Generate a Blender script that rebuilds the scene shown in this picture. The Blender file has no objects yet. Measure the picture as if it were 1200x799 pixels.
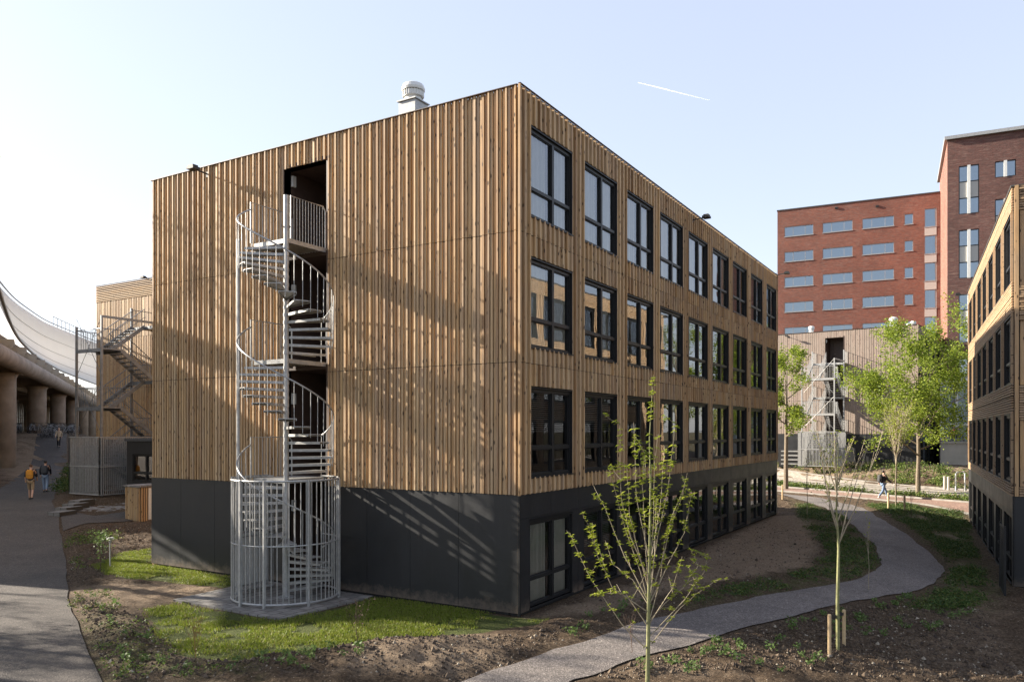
import bpy, bmesh, math, random
import numpy as np
from mathutils import Vector, Matrix

sc = bpy.context.scene
COL = sc.collection
R = math.radians
PI = math.pi

# ------------------------------------------------------------------ camera frame
TH = R(58.95)
CF = (math.sin(TH), math.cos(TH))          # forward
CR = (math.cos(TH), -math.sin(TH))         # right
CAM = (-15.38, -9.08, 4.2)
F = 922.0

def cw(X, Y):
    """camera-plan coordinates (right, ahead) in metres -> world"""
    return (CAM[0] + X*CR[0] + Y*CF[0], CAM[1] + X*CR[1] + Y*CF[1])

def smooth(t, a, b):
    t = np.clip((t-a)/(b-a), 0, 1)
    return t*t*(3-2*t)

P1 = cw(-38.5, 59.6); P2 = cw(-46.5, 77.0)
VL = math.hypot(P2[0]-P1[0], P2[1]-P1[1])
VD = ((P2[0]-P1[0])/VL, (P2[1]-P1[1])/VL)   # along the viaduct
VN = (VD[1], -VD[0])                        # towards the buildings

def base(u, v):
    u = np.asarray(u, float); v = np.asarray(v, float)
    z = 0.78*smooth(v, 14.5, 31)*(1-smooth(u, 30, 45)) + 0.7*smooth(v, 31, 62)*(1-smooth(u, 40, 55))
    k = (u-P1[0])*VD[0] + (v-P1[1])*VD[1]
    d = (u-P1[0])*VN[0] + (v-P1[1])*VN[1]
    z = z + 2.5*smooth(k, -2, 17)*(1-smooth(d, 2.5, 10))
    z = z + 1.2*smooth(u-0.35*(v+4), 51, 57)*(1-smooth(v, 20, 30))
    z = z - 0.5*smooth(-v, 5.0, 9.0)*(1-smooth(u, 32, 37))*smooth(u, -8, 4)
    return z

def fbase(u, v):
    return float(base(u, v))

def gp(px, py, lift=0.0):
    """ground point seen at a photo position (solved on the terrain)"""
    z = 0.0
    for _ in range(25):
        Y = F*(CAM[2]-z)/max(py-505.0, 1.0)
        X = (px-600.0)/F*Y
        w = cw(X, Y)
        z = 0.5*z + 0.5*fbase(*w)
    return (w[0], w[1], z+lift)

# ------------------------------------------------------------------ noise (numpy)
def _h(ix, iy, s):
    n = (ix.astype(np.int64)*374761393 + iy.astype(np.int64)*668265263 + s*1274126177) & 0x7fffffff
    n = ((n ^ (n >> 13))*1274126177) & 0x7fffffff
    return ((n ^ (n >> 16)) & 0xffff)/65535.0

def vn(x, y, s=0):
    ix = np.floor(x); iy = np.floor(y)
    fx = x-ix; fy = y-iy
    fx = fx*fx*(3-2*fx); fy = fy*fy*(3-2*fy)
    a = _h(ix, iy, s); b = _h(ix+1, iy, s); c = _h(ix, iy+1, s); d = _h(ix+1, iy+1, s)
    return (a*(1-fx)+b*fx)*(1-fy) + (c*(1-fx)+d*fx)*fy

def pdist(x, y, poly):
    """signed distance to polygon, negative inside"""
    p = np.array(poly, float)[:, :2]
    d = np.full(x.shape, 1e9); ins = np.zeros(x.shape, bool)
    n = len(p)
    for i in range(n):
        ax, ay = p[i]; bx, by = p[(i+1) % n]
        ex, ey = bx-ax, by-ay
        t = np.clip(((x-ax)*ex+(y-ay)*ey)/(ex*ex+ey*ey+1e-12), 0, 1)
        d = np.minimum(d, np.hypot(x-ax-t*ex, y-ay-t*ey))
        if abs(by-ay) > 1e-12:
            c = ((ay > y) != (by > y)) & (x < (bx-ax)*(y-ay)/(by-ay)+ax)
            ins ^= c
    return np.where(ins, -d, d)

# ------------------------------------------------------------------ materials
def newmat(name):
    m = bpy.data.materials.new(name); m.use_nodes = True
    nt = m.node_tree
    b = nt.nodes.get('Principled BSDF')
    return m, nt, b

def N(nt, t, **kw):
    n = nt.nodes.new(t)
    for k, v in kw.items():
        if k in n.inputs.keys(): n.inputs[k].default_value = v
        else: setattr(n, k, v)
    return n

def ramp(nt, fac, stops):
    r = nt.nodes.new('ShaderNodeValToRGB')
    e = r.color_ramp.elements
    while len(e) < len(stops): e.new(0.5)
    for i, (p, c) in enumerate(stops):
        e[i].position = p; e[i].color = (c[0], c[1], c[2], 1) if len(c) == 3 else c
    nt.links.new(fac, r.inputs[0])
    return r

def mixc(nt, fac, a, b, blend='MIX'):
    m = nt.nodes.new('ShaderNodeMix'); m.data_type = 'RGBA'; m.blend_type = blend
    for s, v in ((0, fac), (6, a), (7, b)):
        if isinstance(v, (int, float)): m.inputs[s].default_value = v
        elif isinstance(v, tuple): m.inputs[s].default_value = (v[0], v[1], v[2], 1)
        else: nt.links.new(v, m.inputs[s])
    return m.outputs[2]

def mth(nt, op, a, b=None, c=None):
    m = nt.nodes.new('ShaderNodeMath'); m.operation = op
    for i, v in enumerate((a, b, c)):
        if v is None: continue
        if isinstance(v, (int, float)): m.inputs[i].default_value = v
        else: nt.links.new(v, m.inputs[i])
    return m.outputs[0]

def coords(nt, scale=(1, 1, 1), kind='Object'):
    tc = nt.nodes.new('ShaderNodeTexCoord'); mp = nt.nodes.new('ShaderNodeMapping')
    nt.links.new(tc.outputs[kind], mp.inputs[0]); mp.inputs['Scale'].default_value = scale
    return mp.outputs[0]

def noise(nt, vec, scale, detail=4, rough=0.55):
    n = N(nt, 'ShaderNodeTexNoise'); n.inputs['Scale'].default_value = scale
    n.inputs['Detail'].default_value = detail; n.inputs['Roughness'].default_value = rough
    if vec is not None: nt.links.new(vec, n.inputs['Vector'])
    return n.outputs['Fac']

def bump(nt, b, h, strength=0.5, dist=0.02):
    n = N(nt, 'ShaderNodeBump'); n.inputs['Strength'].default_value = strength
    n.inputs['Distance'].default_value = dist
    nt.links.new(h, n.inputs['Height']); nt.links.new(n.outputs[0], b.inputs['Normal'])

def flat(name, col, rough=0.6, metal=0.0, var=0.12, sc_=6.0, bmp=0.0, spec=0.5):
    m, nt, b = newmat(name)
    n = noise(nt, coords(nt), sc_, 5)
    lo = tuple(c*(1-var) for c in col); hi = tuple(min(1, c*(1+var)) for c in col)
    nt.links.new(ramp(nt, n, [(0.3, lo), (0.7, hi)]).outputs[0], b.inputs['Base Color'])
    b.inputs['Roughness'].default_value = rough; b.inputs['Metallic'].default_value = metal
    b.inputs['Specular IOR Level'].default_value = spec
    if bmp: bump(nt, b, noise(nt, coords(nt), sc_*8, 4), bmp, 0.01)
    return m

def wood(name, cols, knot=True, vertical=True, rough=0.7, grain_dir=None):
    """boards: each mesh island its own tone, long grain, small dark knots, weather streaks"""
    m, nt, b = newmat(name)
    geo = nt.nodes.new('ShaderNodeNewGeometry')
    rnd = geo.outputs['Random Per Island']
    basec = ramp(nt, rnd, [(i/(len(cols)-1), c) for i, c in enumerate(cols)]).outputs[0]
    gs = (22, 22, 0.9) if vertical else (0.9, 0.9, 26)
    tc = nt.nodes.new('ShaderNodeTexCoord')
    off = nt.nodes.new('ShaderNodeCombineXYZ')
    nt.links.new(mth(nt, 'MULTIPLY', rnd, 37.0), off.inputs[2])
    nt.links.new(mth(nt, 'MULTIPLY', rnd, 11.0), off.inputs[0])
    add = nt.nodes.new('ShaderNodeVectorMath'); add.operation = 'ADD'
    nt.links.new(tc.outputs['Object'], add.inputs[0]); nt.links.new(off.outputs[0], add.inputs[1])
    mp = nt.nodes.new('ShaderNodeMapping'); mp.inputs['Scale'].default_value = gs
    nt.links.new(add.outputs[0], mp.inputs[0])
    g = noise(nt, mp.outputs[0], 1.6, 6, 0.65)
    gr = ramp(nt, g, [(0.3, (0.62, 0.55, 0.48)), (0.55, (1, 1, 1)), (0.8, (1.18, 1.14, 1.08))]).outputs[0]
    c = mixc(nt, 1.0, basec, gr, 'MULTIPLY')
    big = noise(nt, add.outputs[0], 0.55, 3)
    c = mixc(nt, ramp(nt, big, [(0.42, (0, 0, 0)), (0.72, (0.4, 0.4, 0.4))]).outputs[0], c, (0.30, 0.26, 0.21))
    if knot:
        v = nt.nodes.new('ShaderNodeTexVoronoi'); v.feature = 'F1'
        mp2 = nt.nodes.new('ShaderNodeMapping')
        mp2.inputs['Scale'].default_value = (9, 9, 3.4) if vertical else (3.4, 3.4, 9)
        nt.links.new(add.outputs[0], mp2.inputs[0]); nt.links.new(mp2.outputs[0], v.inputs['Vector'])
        v.inputs['Scale'].default_value = 1.0
        kn = ramp(nt, v.outputs['Distance'], [(0.0, (1, 1, 1)), (0.12, (0.9, 0.9, 0.9)), (0.22, (0, 0, 0))]).outputs[0]
        c = mixc(nt, kn, c, (0.05, 0.028, 0.014))
    nt.links.new(c, b.inputs['Base Color'])
    b.inputs['Roughness'].default_value = rough
    bump(nt, b, g, 0.35, 0.004)
    return m

def glass(name, refl_ior=1.9, tint=(0.55, 0.62, 0.66), wob=0.0015, gcol=(0.93, 0.96, 1)):
    m, nt, b = newmat(name)
    nt.nodes.remove(b)
    out = nt.nodes.get('Material Output')
    gl = N(nt, 'ShaderNodeBsdfGlossy'); gl.inputs['Roughness'].default_value = 0.004
    gl.inputs['Color'].default_value = (*gcol, 1)
    tr = N(nt, 'ShaderNodeBsdfTransparent'); tr.inputs['Color'].default_value = (*tint, 1)
    fr = N(nt, 'ShaderNodeFresnel'); fr.inputs['IOR'].default_value = refl_ior
    mx = nt.nodes.new('ShaderNodeMixShader')
    bp = N(nt, 'ShaderNodeBump'); bp.inputs['Strength'].default_value = 0.25; bp.inputs['Distance'].default_value = wob*4
    nt.links.new(noise(nt, coords(nt, kind='Object'), 1.3, 1), bp.inputs['Height'])
    nt.links.new(bp.outputs[0], gl.inputs['Normal'])
    nt.links.new(fr.outputs[0], mx.inputs[0]); nt.links.new(tr.outputs[0], mx.inputs[1]); nt.links.new(gl.outputs[0], mx.inputs[2])
    nt.links.new(mx.outputs[0], out.inputs['Surface'])
    return m

def leafmat(name, cols, trans=0.45):
    m, nt, b = newmat(name)
    out = nt.nodes.get('Material Output')
    geo = nt.nodes.new('ShaderNodeNewGeometry')
    c = ramp(nt, geo.outputs['Random Per Island'], [(i/(len(cols)-1), cc) for i, cc in enumerate(cols)]).outputs[0]
    nt.links.new(c, b.inputs['Base Color']); b.inputs['Roughness'].default_value = 0.55
    b.inputs['Specular IOR Level'].default_value = 0.3
    t = N(nt, 'ShaderNodeBsdfTranslucent'); nt.links.new(c, t.inputs['Color'])
    mx = nt.nodes.new('ShaderNodeMixShader'); mx.inputs[0].default_value = trans
    nt.links.new(b.outputs[0], mx.inputs[1]); nt.links.new(t.outputs[0], mx.inputs[2])
    nt.links.new(mx.outputs[0], out.inputs['Surface'])
    return m

M = {}
M['wood'] = wood('larch cladding', [(0.30, 0.175, 0.075), (0.49, 0.31, 0.145), (0.60, 0.43, 0.24), (0.38, 0.235, 0.12), (0.54, 0.34, 0.15), (0.46, 0.32, 0.195), (0.58, 0.385, 0.18)])
M['wood_h'] = wood('larch cladding laid level', [(0.34, 0.225, 0.125), (0.42, 0.285, 0.165), (0.38, 0.255, 0.145)], vertical=False)
M['wood_far'] = wood('weathered grey larch', [(0.25, 0.19, 0.155), (0.31, 0.24, 0.2), (0.28, 0.225, 0.185)])
M['membrane'] = flat('black facade membrane', (0.015, 0.014, 0.013), 0.9)
def panelmat():
    m, nt, b = newmat('anthracite coated panel')
    v = coords(nt); tc = nt.nodes.new('ShaderNodeTexCoord'); sp = nt.nodes.new('ShaderNodeSeparateXYZ'); nt.links.new(tc.outputs['Object'], sp.inputs[0])
    n = noise(nt, v, 1.6, 7, 0.7)
    c = ramp(nt, n, [(0.3, (0.009, 0.010, 0.0115)), (0.7, (0.014, 0.015, 0.017))]).outputs[0]
    zz = mth(nt, 'ADD', sp.outputs[2], mth(nt, 'MULTIPLY', mth(nt, 'SUBTRACT', noise(nt, v, 5, 7, 0.8), 0.5), 0.9))
    mud = ramp(nt, zz, [(0.02, (0.8,)*3), (0.32, (0, 0, 0))]).outputs[0]
    c = mixc(nt, mud, c, (0.13, 0.10, 0.075))
    v2 = coords(nt, (5, 5, 0.35)); run = ramp(nt, noise(nt, v2, 2.0, 5, 0.7), [(0.55, (0, 0, 0)), (0.8, (0.5, 0.5, 0.5))]).outputs[0]
    c = mixc(nt, run, c, (0.025, 0.025, 0.025))
    nt.links.new(c, b.inputs['Base Color'])
    nt.links.new(ramp(nt, n, [(0.3, (0.38,)*3), (0.7, (0.55,)*3)]).outputs[0], b.inputs['Roughness'])
    return m
M['panel'] = panelmat()
M['panel_far'] = flat('grey coated panel', (0.05, 0.055, 0.062), 0.4, 0, 0.2, 2.0)
M['frame'] = flat('anthracite window frame', (0.013, 0.0135, 0.014), 0.45, spec=0.35)
M['glass'] = glass('coated window glass', 2.6, (0.93, 0.95, 0.94))
M['glass_blue'] = glass('pale office glass', 3.8, (0.68, 0.82, 0.92), gcol=(0.78, 0.9, 1))
M['inner'] = flat('grey room plaster', (0.16, 0.15, 0.14), 0.9)
M['inner_dark'] = flat('dim room surface', (0.06, 0.058, 0.055), 0.9)
M['curtain'] = flat('white curtain', (0.86, 0.83, 0.74), 0.9, var=0.05)
M['blind'] = flat('grey slat blind', (0.35, 0.35, 0.34), 0.7, var=0.05)
M['galv'] = flat('galvanised steel', (0.37, 0.37, 0.36), 0.45, 0.35, 0.18, 9.0)
M['galv_dark'] = flat('dull galvanised steel', (0.20, 0.21, 0.22), 0.5, 0.6, 0.2, 5.0)
M['white_metal'] = flat('off white steel', (0.66, 0.66, 0.63), 0.45, 0.1, 0.06)
M['rust_door'] = flat('dark brown door', (0.07, 0.045, 0.035), 0.55)
M['concrete'] = flat('viaduct concrete', (0.30, 0.245, 0.195), 0.85, 0, 0.28, 0.9, 0.3)
M['conc_wall'] = flat('pale concrete', (0.42, 0.38, 0.32), 0.85, 0, 0.2, 0.7, 0.2)
def pavermat():
    m, nt, b = newmat('grey paving'); v = coords(nt)
    bt = N(nt, 'ShaderNodeTexBrick'); nt.links.new(v, bt.inputs['Vector']); bt.inputs['Scale'].default_value = 1.0
    bt.inputs['Brick Width'].default_value = 0.3; bt.inputs['Row Height'].default_value = 0.3; bt.inputs['Mortar Size'].default_value = 0.012
    bt.inputs['Color1'].default_value = (0.17, 0.165, 0.16, 1); bt.inputs['Color2'].default_value = (0.27, 0.26, 0.25, 1); bt.inputs['Mortar'].default_value = (0.05, 0.045, 0.035, 1)
    c = mixc(nt, 1.0, bt.outputs[0], ramp(nt, noise(nt, v, 2.2, 7, 0.75), [(0.3, (0.6, 0.58, 0.54)), (0.7, (1.15, 1.12, 1.08))]).outputs[0], 'MULTIPLY')
    nt.links.new(c, b.inputs['Base Color']); b.inputs['Roughness'].default_value = 0.85
    return m
M['paver'] = pavermat()
M['black'] = flat('black rubber', (0.015, 0.015, 0.016), 0.6)
M['kerb'] = flat('grey kerb stone', (0.2, 0.185, 0.165), 0.85, 0, 0.2, 3.0)
M['roof'] = flat('roof felt', (0.06, 0.06, 0.06), 0.9)

def gravelmat(name, c1, c2, sc_=60.0, big=0.25):
    m, nt, b = newmat(name)
    v = coords(nt)
    vo = N(nt, 'ShaderNodeTexVoronoi'); vo.inputs['Scale'].default_value = sc_
    nt.links.new(v, vo.inputs['Vector'])
    c = ramp(nt, vo.outputs['Color'], [(0.15, c1), (0.75, c2), (0.95, tuple(min(1, x*1.8) for x in c2))]).outputs[0]
    n2 = noise(nt, v, 0.5, 6, 0.65)
    c = mixc(nt, 1.0, c, ramp(nt, n2, [(0.3, (1-big,)*3), (0.7, (1+big, 1+big*0.95, 1+big*0.9))]).outputs[0], 'MULTIPLY')
    st_ = noise(nt, v, 0.9, 8, 0.8)
    c = mixc(nt, ramp(nt, st_, [(0.55, (0, 0, 0)), (0.75, (0.45, 0.45, 0.45))]).outputs[0], c, tuple(x*1.5+0.02 for x in (c2[0], c2[1]*0.93, c2[2]*0.85)))
    n3 = noise(nt, v, 7, 4)
    c = mixc(nt, 1.0, c, ramp(nt, n3, [(0.3, (0.85,)*3), (0.7, (1.12,)*3)]).outputs[0], 'MULTIPLY')
    nt.links.new(c, b.inputs['Base Color']); b.inputs['Roughness'].default_value = 0.9
    bump(nt, b, vo.outputs['Distance'], 0.6, 0.012)
    return m
M['path'] = gravelmat('chippings path', (0.075, 0.064, 0.058), (0.165, 0.145, 0.132), 42)
M['asphalt'] = gravelmat('worn asphalt', (0.030, 0.025, 0.021), (0.074, 0.062, 0.053), 48, 0.3)
M['road'] = gravelmat('pale brick road', (0.24, 0.205, 0.165), (0.34, 0.30, 0.245), 9, 0.15)
M['redpath'] = gravelmat('red cycle path', (0.19, 0.115, 0.085), (0.26, 0.165, 0.125), 14, 0.15)

def soilmat():
    m, nt, b = newmat('planting soil')
    v = coords(nt)
    a = nt.nodes.new('ShaderNodeAttribute'); a.attribute_name = 'dry'
    n1 = noise(nt, v, 1.1, 8, 0.7); n2 = noise(nt, v, 16, 6, 0.7)
    dark = ramp(nt, n2, [(0.3, (0.026, 0.017, 0.010)), (0.5, (0.088, 0.060, 0.037)), (0.72, (0.21, 0.15, 0.097))]).outputs[0]
    dry = ramp(nt, n2, [(0.25, (0.14, 0.10, 0.065)), (0.6, (0.29, 0.215, 0.145)), (0.8, (0.42, 0.33, 0.235))]).outputs[0]
    f = mth(nt, 'ADD', a.outputs['Fac'], mth(nt, 'MULTIPLY', mth(nt, 'SUBTRACT', n1, 0.5), 1.5))
    fr = ramp(nt, f, [(0.25, (0, 0, 0)), (0.75, (1, 1, 1))]).outputs[0]
    c = mixc(nt, fr, dark, dry)
    vo = N(nt, 'ShaderNodeTexVoronoi'); vo.inputs['Scale'].default_value = 11.0; nt.links.new(v, vo.inputs['Vector'])
    sp = mth(nt, 'MULTIPLY', mth(nt, 'LESS_THAN', vo.outputs['Distance'], 0.12), mth(nt, 'GREATER_THAN', noise(nt, v, 3.1, 3), 0.47))
    c = mixc(nt, sp, c, (0.42, 0.36, 0.28))
    g = nt.nodes.new('ShaderNodeAttribute'); g.attribute_name = 'green'
    gf = mth(nt, 'MULTIPLY', g.outputs['Fac'], ramp(nt, noise(nt, v, 2.6, 7, 0.75), [(0.42, (0, 0, 0)), (0.6, (1, 1, 1))]).outputs[0])
    c = mixc(nt, gf, c, (0.075, 0.10, 0.022))
    lw = nt.nodes.new('ShaderNodeAttribute'); lw.attribute_name = 'lawn'
    ln_ = noise(nt, v, 1.4, 7, 0.75); l2 = noise(nt, v, 30, 5, 0.7)
    lf = ramp(nt, mth(nt, 'ADD', lw.outputs['Fac'], mth(nt, 'MULTIPLY', mth(nt, 'SUBTRACT', ln_, 0.5), 1.3)), [(0.42, (0, 0, 0)), (0.6, (1, 1, 1))]).outputs[0]
    c = mixc(nt, lf, c, ramp(nt, l2, [(0.3, (0.035, 0.045, 0.012)), (0.55, (0.085, 0.105, 0.025)), (0.75, (0.17, 0.145, 0.07))]).outputs[0])
    nt.links.new(c, b.inputs['Base Color']); b.inputs['Roughness'].default_value = 0.95
    b.inputs['Specular IOR Level'].default_value = 0.2
    bump(nt, b, mth(nt, 'ADD', noise(nt, v, 14, 8, 0.8), mth(nt, 'MULTIPLY', noise(nt, v, 5, 6, 0.7), 1.2)), 1.0, 0.09)
    return m
M['soil'] = soilmat()

def lawnmat():
    m, nt, b = newmat('short grass')
    v = coords(nt)
    n = noise(nt, v, 40, 6, 0.7); n2 = noise(nt, v, 0.9, 6, 0.65)
    c = ramp(nt, n, [(0.3, (0.022, 0.038, 0.010)), (0.7, (0.085, 0.13, 0.025))]).outputs[0]
    c = mixc(nt, ramp(nt, n2, [(0.52, (0, 0, 0)), (0.68, (0.7, 0.7, 0.7))]).outputs[0], c, (0.17, 0.135, 0.075))
    nt.links.new(c, b.inputs['Base Color']); b.inputs['Roughness'].default_value = 0.9
    bump(nt, b, n, 1.0, 0.03)
    return m
M['lawn'] = lawnmat()
M['blade'] = leafmat('grass blade', [(0.10, 0.145, 0.012), (0.17, 0.22, 0.018), (0.17, 0.21, 0.03), (0.24, 0.21, 0.07)], 0.35)
M['leaf_spring'] = leafmat('spring leaf', [(0.17, 0.23, 0.025), (0.28, 0.33, 0.035), (0.38, 0.40, 0.06)], 0.5)
M['leaf_tree'] = leafmat('street tree leaf', [(0.10, 0.16, 0.018), (0.20, 0.265, 0.03), (0.31, 0.36, 0.05)], 0.5)
M['leaf_dark'] = leafmat('ground cover leaf', [(0.025, 0.055, 0.012), (0.05, 0.095, 0.02), (0.09, 0.14, 0.03), (0.13, 0.13, 0.035)], 0.3)
M['leaf_cover'] = leafmat('low shrub leaf', [(0.04, 0.075, 0.014), (0.08, 0.13, 0.024), (0.13, 0.18, 0.035), (0.17, 0.15, 0.045)], 0.3)
M['leaf_plant'] = leafmat('bedding leaf', [(0.07, 0.12, 0.03), (0.11, 0.17, 0.045), (0.16, 0.22, 0.07)], 0.35)
M['leaf_dry'] = leafmat('dry stem', [(0.25, 0.14, 0.05), (0.35, 0.22, 0.08)], 0.2)
M['bark'] = flat('bark', (0.17, 0.135, 0.095), 0.9, 0, 0.35, 14, 0.6)
M['bark_green'] = flat('young green bark', (0.20, 0.20, 0.085), 0.75, 0, 0.25, 14, 0.3)
M['twig'] = flat('pale twig', (0.30, 0.25, 0.17), 0.8, 0, 0.2, 10)
M['twig_dark'] = flat('brown twig', (0.10, 0.06, 0.04), 0.8, 0, 0.2, 10)
M['stake'] = flat('pine stake', (0.50, 0.36, 0.20), 0.7, 0, 0.15, 12)

def brick(name, c1, c2, mort):
    m, nt, b = newmat(name)
    tc = nt.nodes.new('ShaderNodeTexCoord'); sep = nt.nodes.new('ShaderNodeSeparateXYZ')
    nt.links.new(tc.outputs['Object'], sep.inputs[0])
    comb = nt.nodes.new('ShaderNodeCombineXYZ')
    nt.links.new(mth(nt, 'ADD', sep.outputs[0], sep.outputs[1]), comb.inputs[0]); nt.links.new(sep.outputs[2], comb.inputs[1])
    bt = N(nt, 'ShaderNodeTexBrick'); nt.links.new(comb.outputs[0], bt.inputs['Vector'])
    bt.inputs['Scale'].default_value = 1.0; bt.inputs['Brick Width'].default_value = 0.22
    bt.inputs['Row Height'].default_value = 0.07; bt.inputs['Mortar Size'].default_value = 0.006
    bt.inputs['Color1'].default_value = (*c1, 1); bt.inputs['Color2'].default_value = (*c2, 1); bt.inputs['Mortar'].default_value = (*mort, 1)
    mp = nt.nodes.new('ShaderNodeMapping'); mp.inputs['Scale'].default_value = (0.9, 5.5, 1)
    nt.links.new(comb.outputs[0], mp.inputs[0])
    n = noise(nt, mp.outputs[0], 1.3, 7, 0.75)
    c = mixc(nt, ramp(nt, n, [(0.50, (0, 0, 0)), (0.72, (0.75, 0.75, 0.75))]).outputs[0], bt.outputs[0], (0.30, 0.20, 0.16))
    n2 = noise(nt, comb.outputs[0], 0.25, 3)
    c = mixc(nt, 1.0, c, ramp(nt, n2, [(0.3, (0.8,)*3), (0.7, (1.15,)*3)]).outputs[0], 'MULTIPLY')
    nt.links.new(c, b.inputs['Base Color']); b.inputs['Roughness'].default_value = 0.9
    return m
M['brick'] = brick('red brick', (0.235, 0.062, 0.032), (0.13, 0.036, 0.023), (0.25, 0.2, 0.17))
M['brick_dark'] = brick('dark red brick', (0.13, 0.042, 0.032), (0.075, 0.026, 0.022), (0.2, 0.16, 0.14))

# ------------------------------------------------------------------ mesh helpers
class MB:
    def __init__(s): s.v = []; s.f = []; s.m = []
    def box(s, x0, x1, y0, y1, z0, z1, mi=0):
        n = len(s.v)
        s.v += [(x0, y0, z0), (x1, y0, z0), (x1, y1, z0), (x0, y1, z0), (x0, y0, z1), (x1, y0, z1), (x1, y1, z1), (x0, y1, z1)]
        for q in ((0, 3, 2, 1), (4, 5, 6, 7), (0, 1, 5, 4), (1, 2, 6, 5), (2, 3, 7, 6), (3, 0, 4, 7)):
            s.f.append(tuple(n+i for i in q)); s.m.append(mi)
        return s
    def quad(s, a, b, c, d, mi=0):
        n = len(s.v); s.v += [tuple(a), tuple(b), tuple(c), tuple(d)]; s.f.append((n, n+1, n+2, n+3)); s.m.append(mi)
        return s
    def tube(s, pts, rad, sides=6, mi=0, cap=True):
        pts = [Vector(p) for p in pts]
        if isinstance(rad, (int, float)): rad = [rad]*len(pts)
        n0 = len(s.v); ref = None
        for i, p in enumerate(pts):
            t = (pts[min(i+1, len(pts)-1)]-pts[max(i-1, 0)])
            if t.length < 1e-9: t = Vector((0, 0, 1))
            t.normalize()
            if ref is None:
                ref = Vector((0, 0, 1)) if abs(t.z) < 0.9 else Vector((1, 0, 0))
            a = t.cross(ref)
            if a.length < 1e-4: a = t.cross(Vector((0.3, 1, 0.1)))
            a.normalize(); b = t.cross(a); ref = b.cross(t) if False else ref
            for k in range(sides):
                an = 2*PI*k/sides
                q = p + (a*math.cos(an)+b*math.sin(an))*rad[i]
                s.v.append(tuple(q))
        for i in range(len(pts)-1):
            for k in range(sides):
                a0 = n0+i*sides+k; a1 = n0+i*sides+(k+1) % sides
                s.f.append((a0, a1, a1+sides, a0+sides)); s.m.append(mi)
        if cap:
            s.f.append(tuple(n0+k for k in range(sides))[::-1]); s.m.append(mi)
            e = n0+(len(pts)-1)*sides
            s.f.append(tuple(e+k for k in range(sides))); s.m.append(mi)
        return s
    def bar(s, a, b, w, h, mi=0):
        """rectangular bar between two points, w sideways, h upwards"""
        a = Vector(a); b = Vector(b); t = (b-a).normalized()
        up = Vector((0, 0, 1)) if abs(t.z) < 0.95 else Vector((1, 0, 0))
        sd = t.cross(up).normalized(); up = sd.cross(t).normalized()
        n = len(s.v)
        for p in (a, b):
            for q in ((-1, -1), (1, -1), (1, 1), (-1, 1)):
                s.v.append(tuple(p+sd*(q[0]*w/2)+up*(q[1]*h/2)))
        for q in ((0, 1, 2, 3), (7, 6, 5, 4), (0, 4, 5, 1), (1, 5, 6, 2), (2, 6, 7, 3), (3, 7, 4, 0)):
            s.f.append(tuple(n+i for i in q)); s.m.append(mi)
        return s
    def lathe(s, prof, cx=0, cy=0, sides=24, mi=0):
        n = len(s.v)
        for r, z in prof:
            for k in range(sides):
                s.v.append((cx+r*math.cos(2*PI*k/sides), cy+r*math.sin(2*PI*k/sides), z))
        for i in range(len(prof)-1):
            for k in range(sides):
                a = n+i*sides+k; b = n+i*sides+(k+1) % sides
                s.f.append((a, b, b+sides, a+sides)); s.m.append(mi)
        s.f.append(tuple(n+k for k in range(sides))[::-1]); s.m.append(mi)
        e = n+(len(prof)-1)*sides; s.f.append(tuple(e+k for k in range(sides))); s.m.append(mi)
        return s
    def prism(s, pts, z0, z1, mi=0):
        n = len(s.v); k = len(pts)
        s.v += [(p[0], p[1], z0) for p in pts]+[(p[0], p[1], z1) for p in pts]
        s.f.append(tuple(range(n, n+k))[::-1]); s.m.append(mi)
        s.f.append(tuple(range(n+k, n+2*k))); s.m.append(mi)
        for i in range(k):
            j = (i+1) % k
            s.f.append((n+i, n+j, n+k+j, n+k+i)); s.m.append(mi)
        return s
    def mesh(s, name, mats):
        me = bpy.data.meshes.new(name)
        me.from_pydata(s.v, [], s.f)
        if not isinstance(mats, (list, tuple)): mats = [mats]
        for m in mats: me.materials.append(m)
        if len(mats) > 1: me.polygons.foreach_set('material_index', s.m)
        me.update()
        return me
    def build(s, name, mats, parent=None, loc=(0, 0, 0), rot=0, sm=False):
        o = bpy.data.objects.new(name, s.mesh(name, mats)); COL.objects.link(o)
        o.location = loc; o.rotation_euler = (0, 0, rot)
        if parent is not None: o.parent = parent
        if sm: o.data.polygons.foreach_set('use_smooth', [True]*len(o.data.polygons))
        return o

def link(name, me, parent=None, loc=(0, 0, 0), rot=0):
    o = bpy.data.objects.new(name, me); COL.objects.link(o)
    o.location = loc; o.rotation_euler = (0, 0, rot)
    if parent is not None: o.parent = parent
    return o

def tag(o, label, cat, group=None, kind=None):
    o['label'] = label; o['category'] = cat
    if group: o['group'] = group
    if kind: o['kind'] = kind
    return o

def thing(name, label, cat, loc=(0, 0, 0), rot=0, group=None):
    o = bpy.data.objects.new(name, None); COL.objects.link(o)
    o.empty_display_size = 0.3
    o.location = loc; o.rotation_euler = (0, 0, rot)
    return tag(o, label, cat, group)

def struct(o):
    o['kind'] = 'structure'; return o

def copy_tree(o, parent=None):
    c = o.copy(); COL.objects.link(c); c.parent = parent
    for ch in list(o.children): copy_tree(ch, c)
    return c

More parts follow.
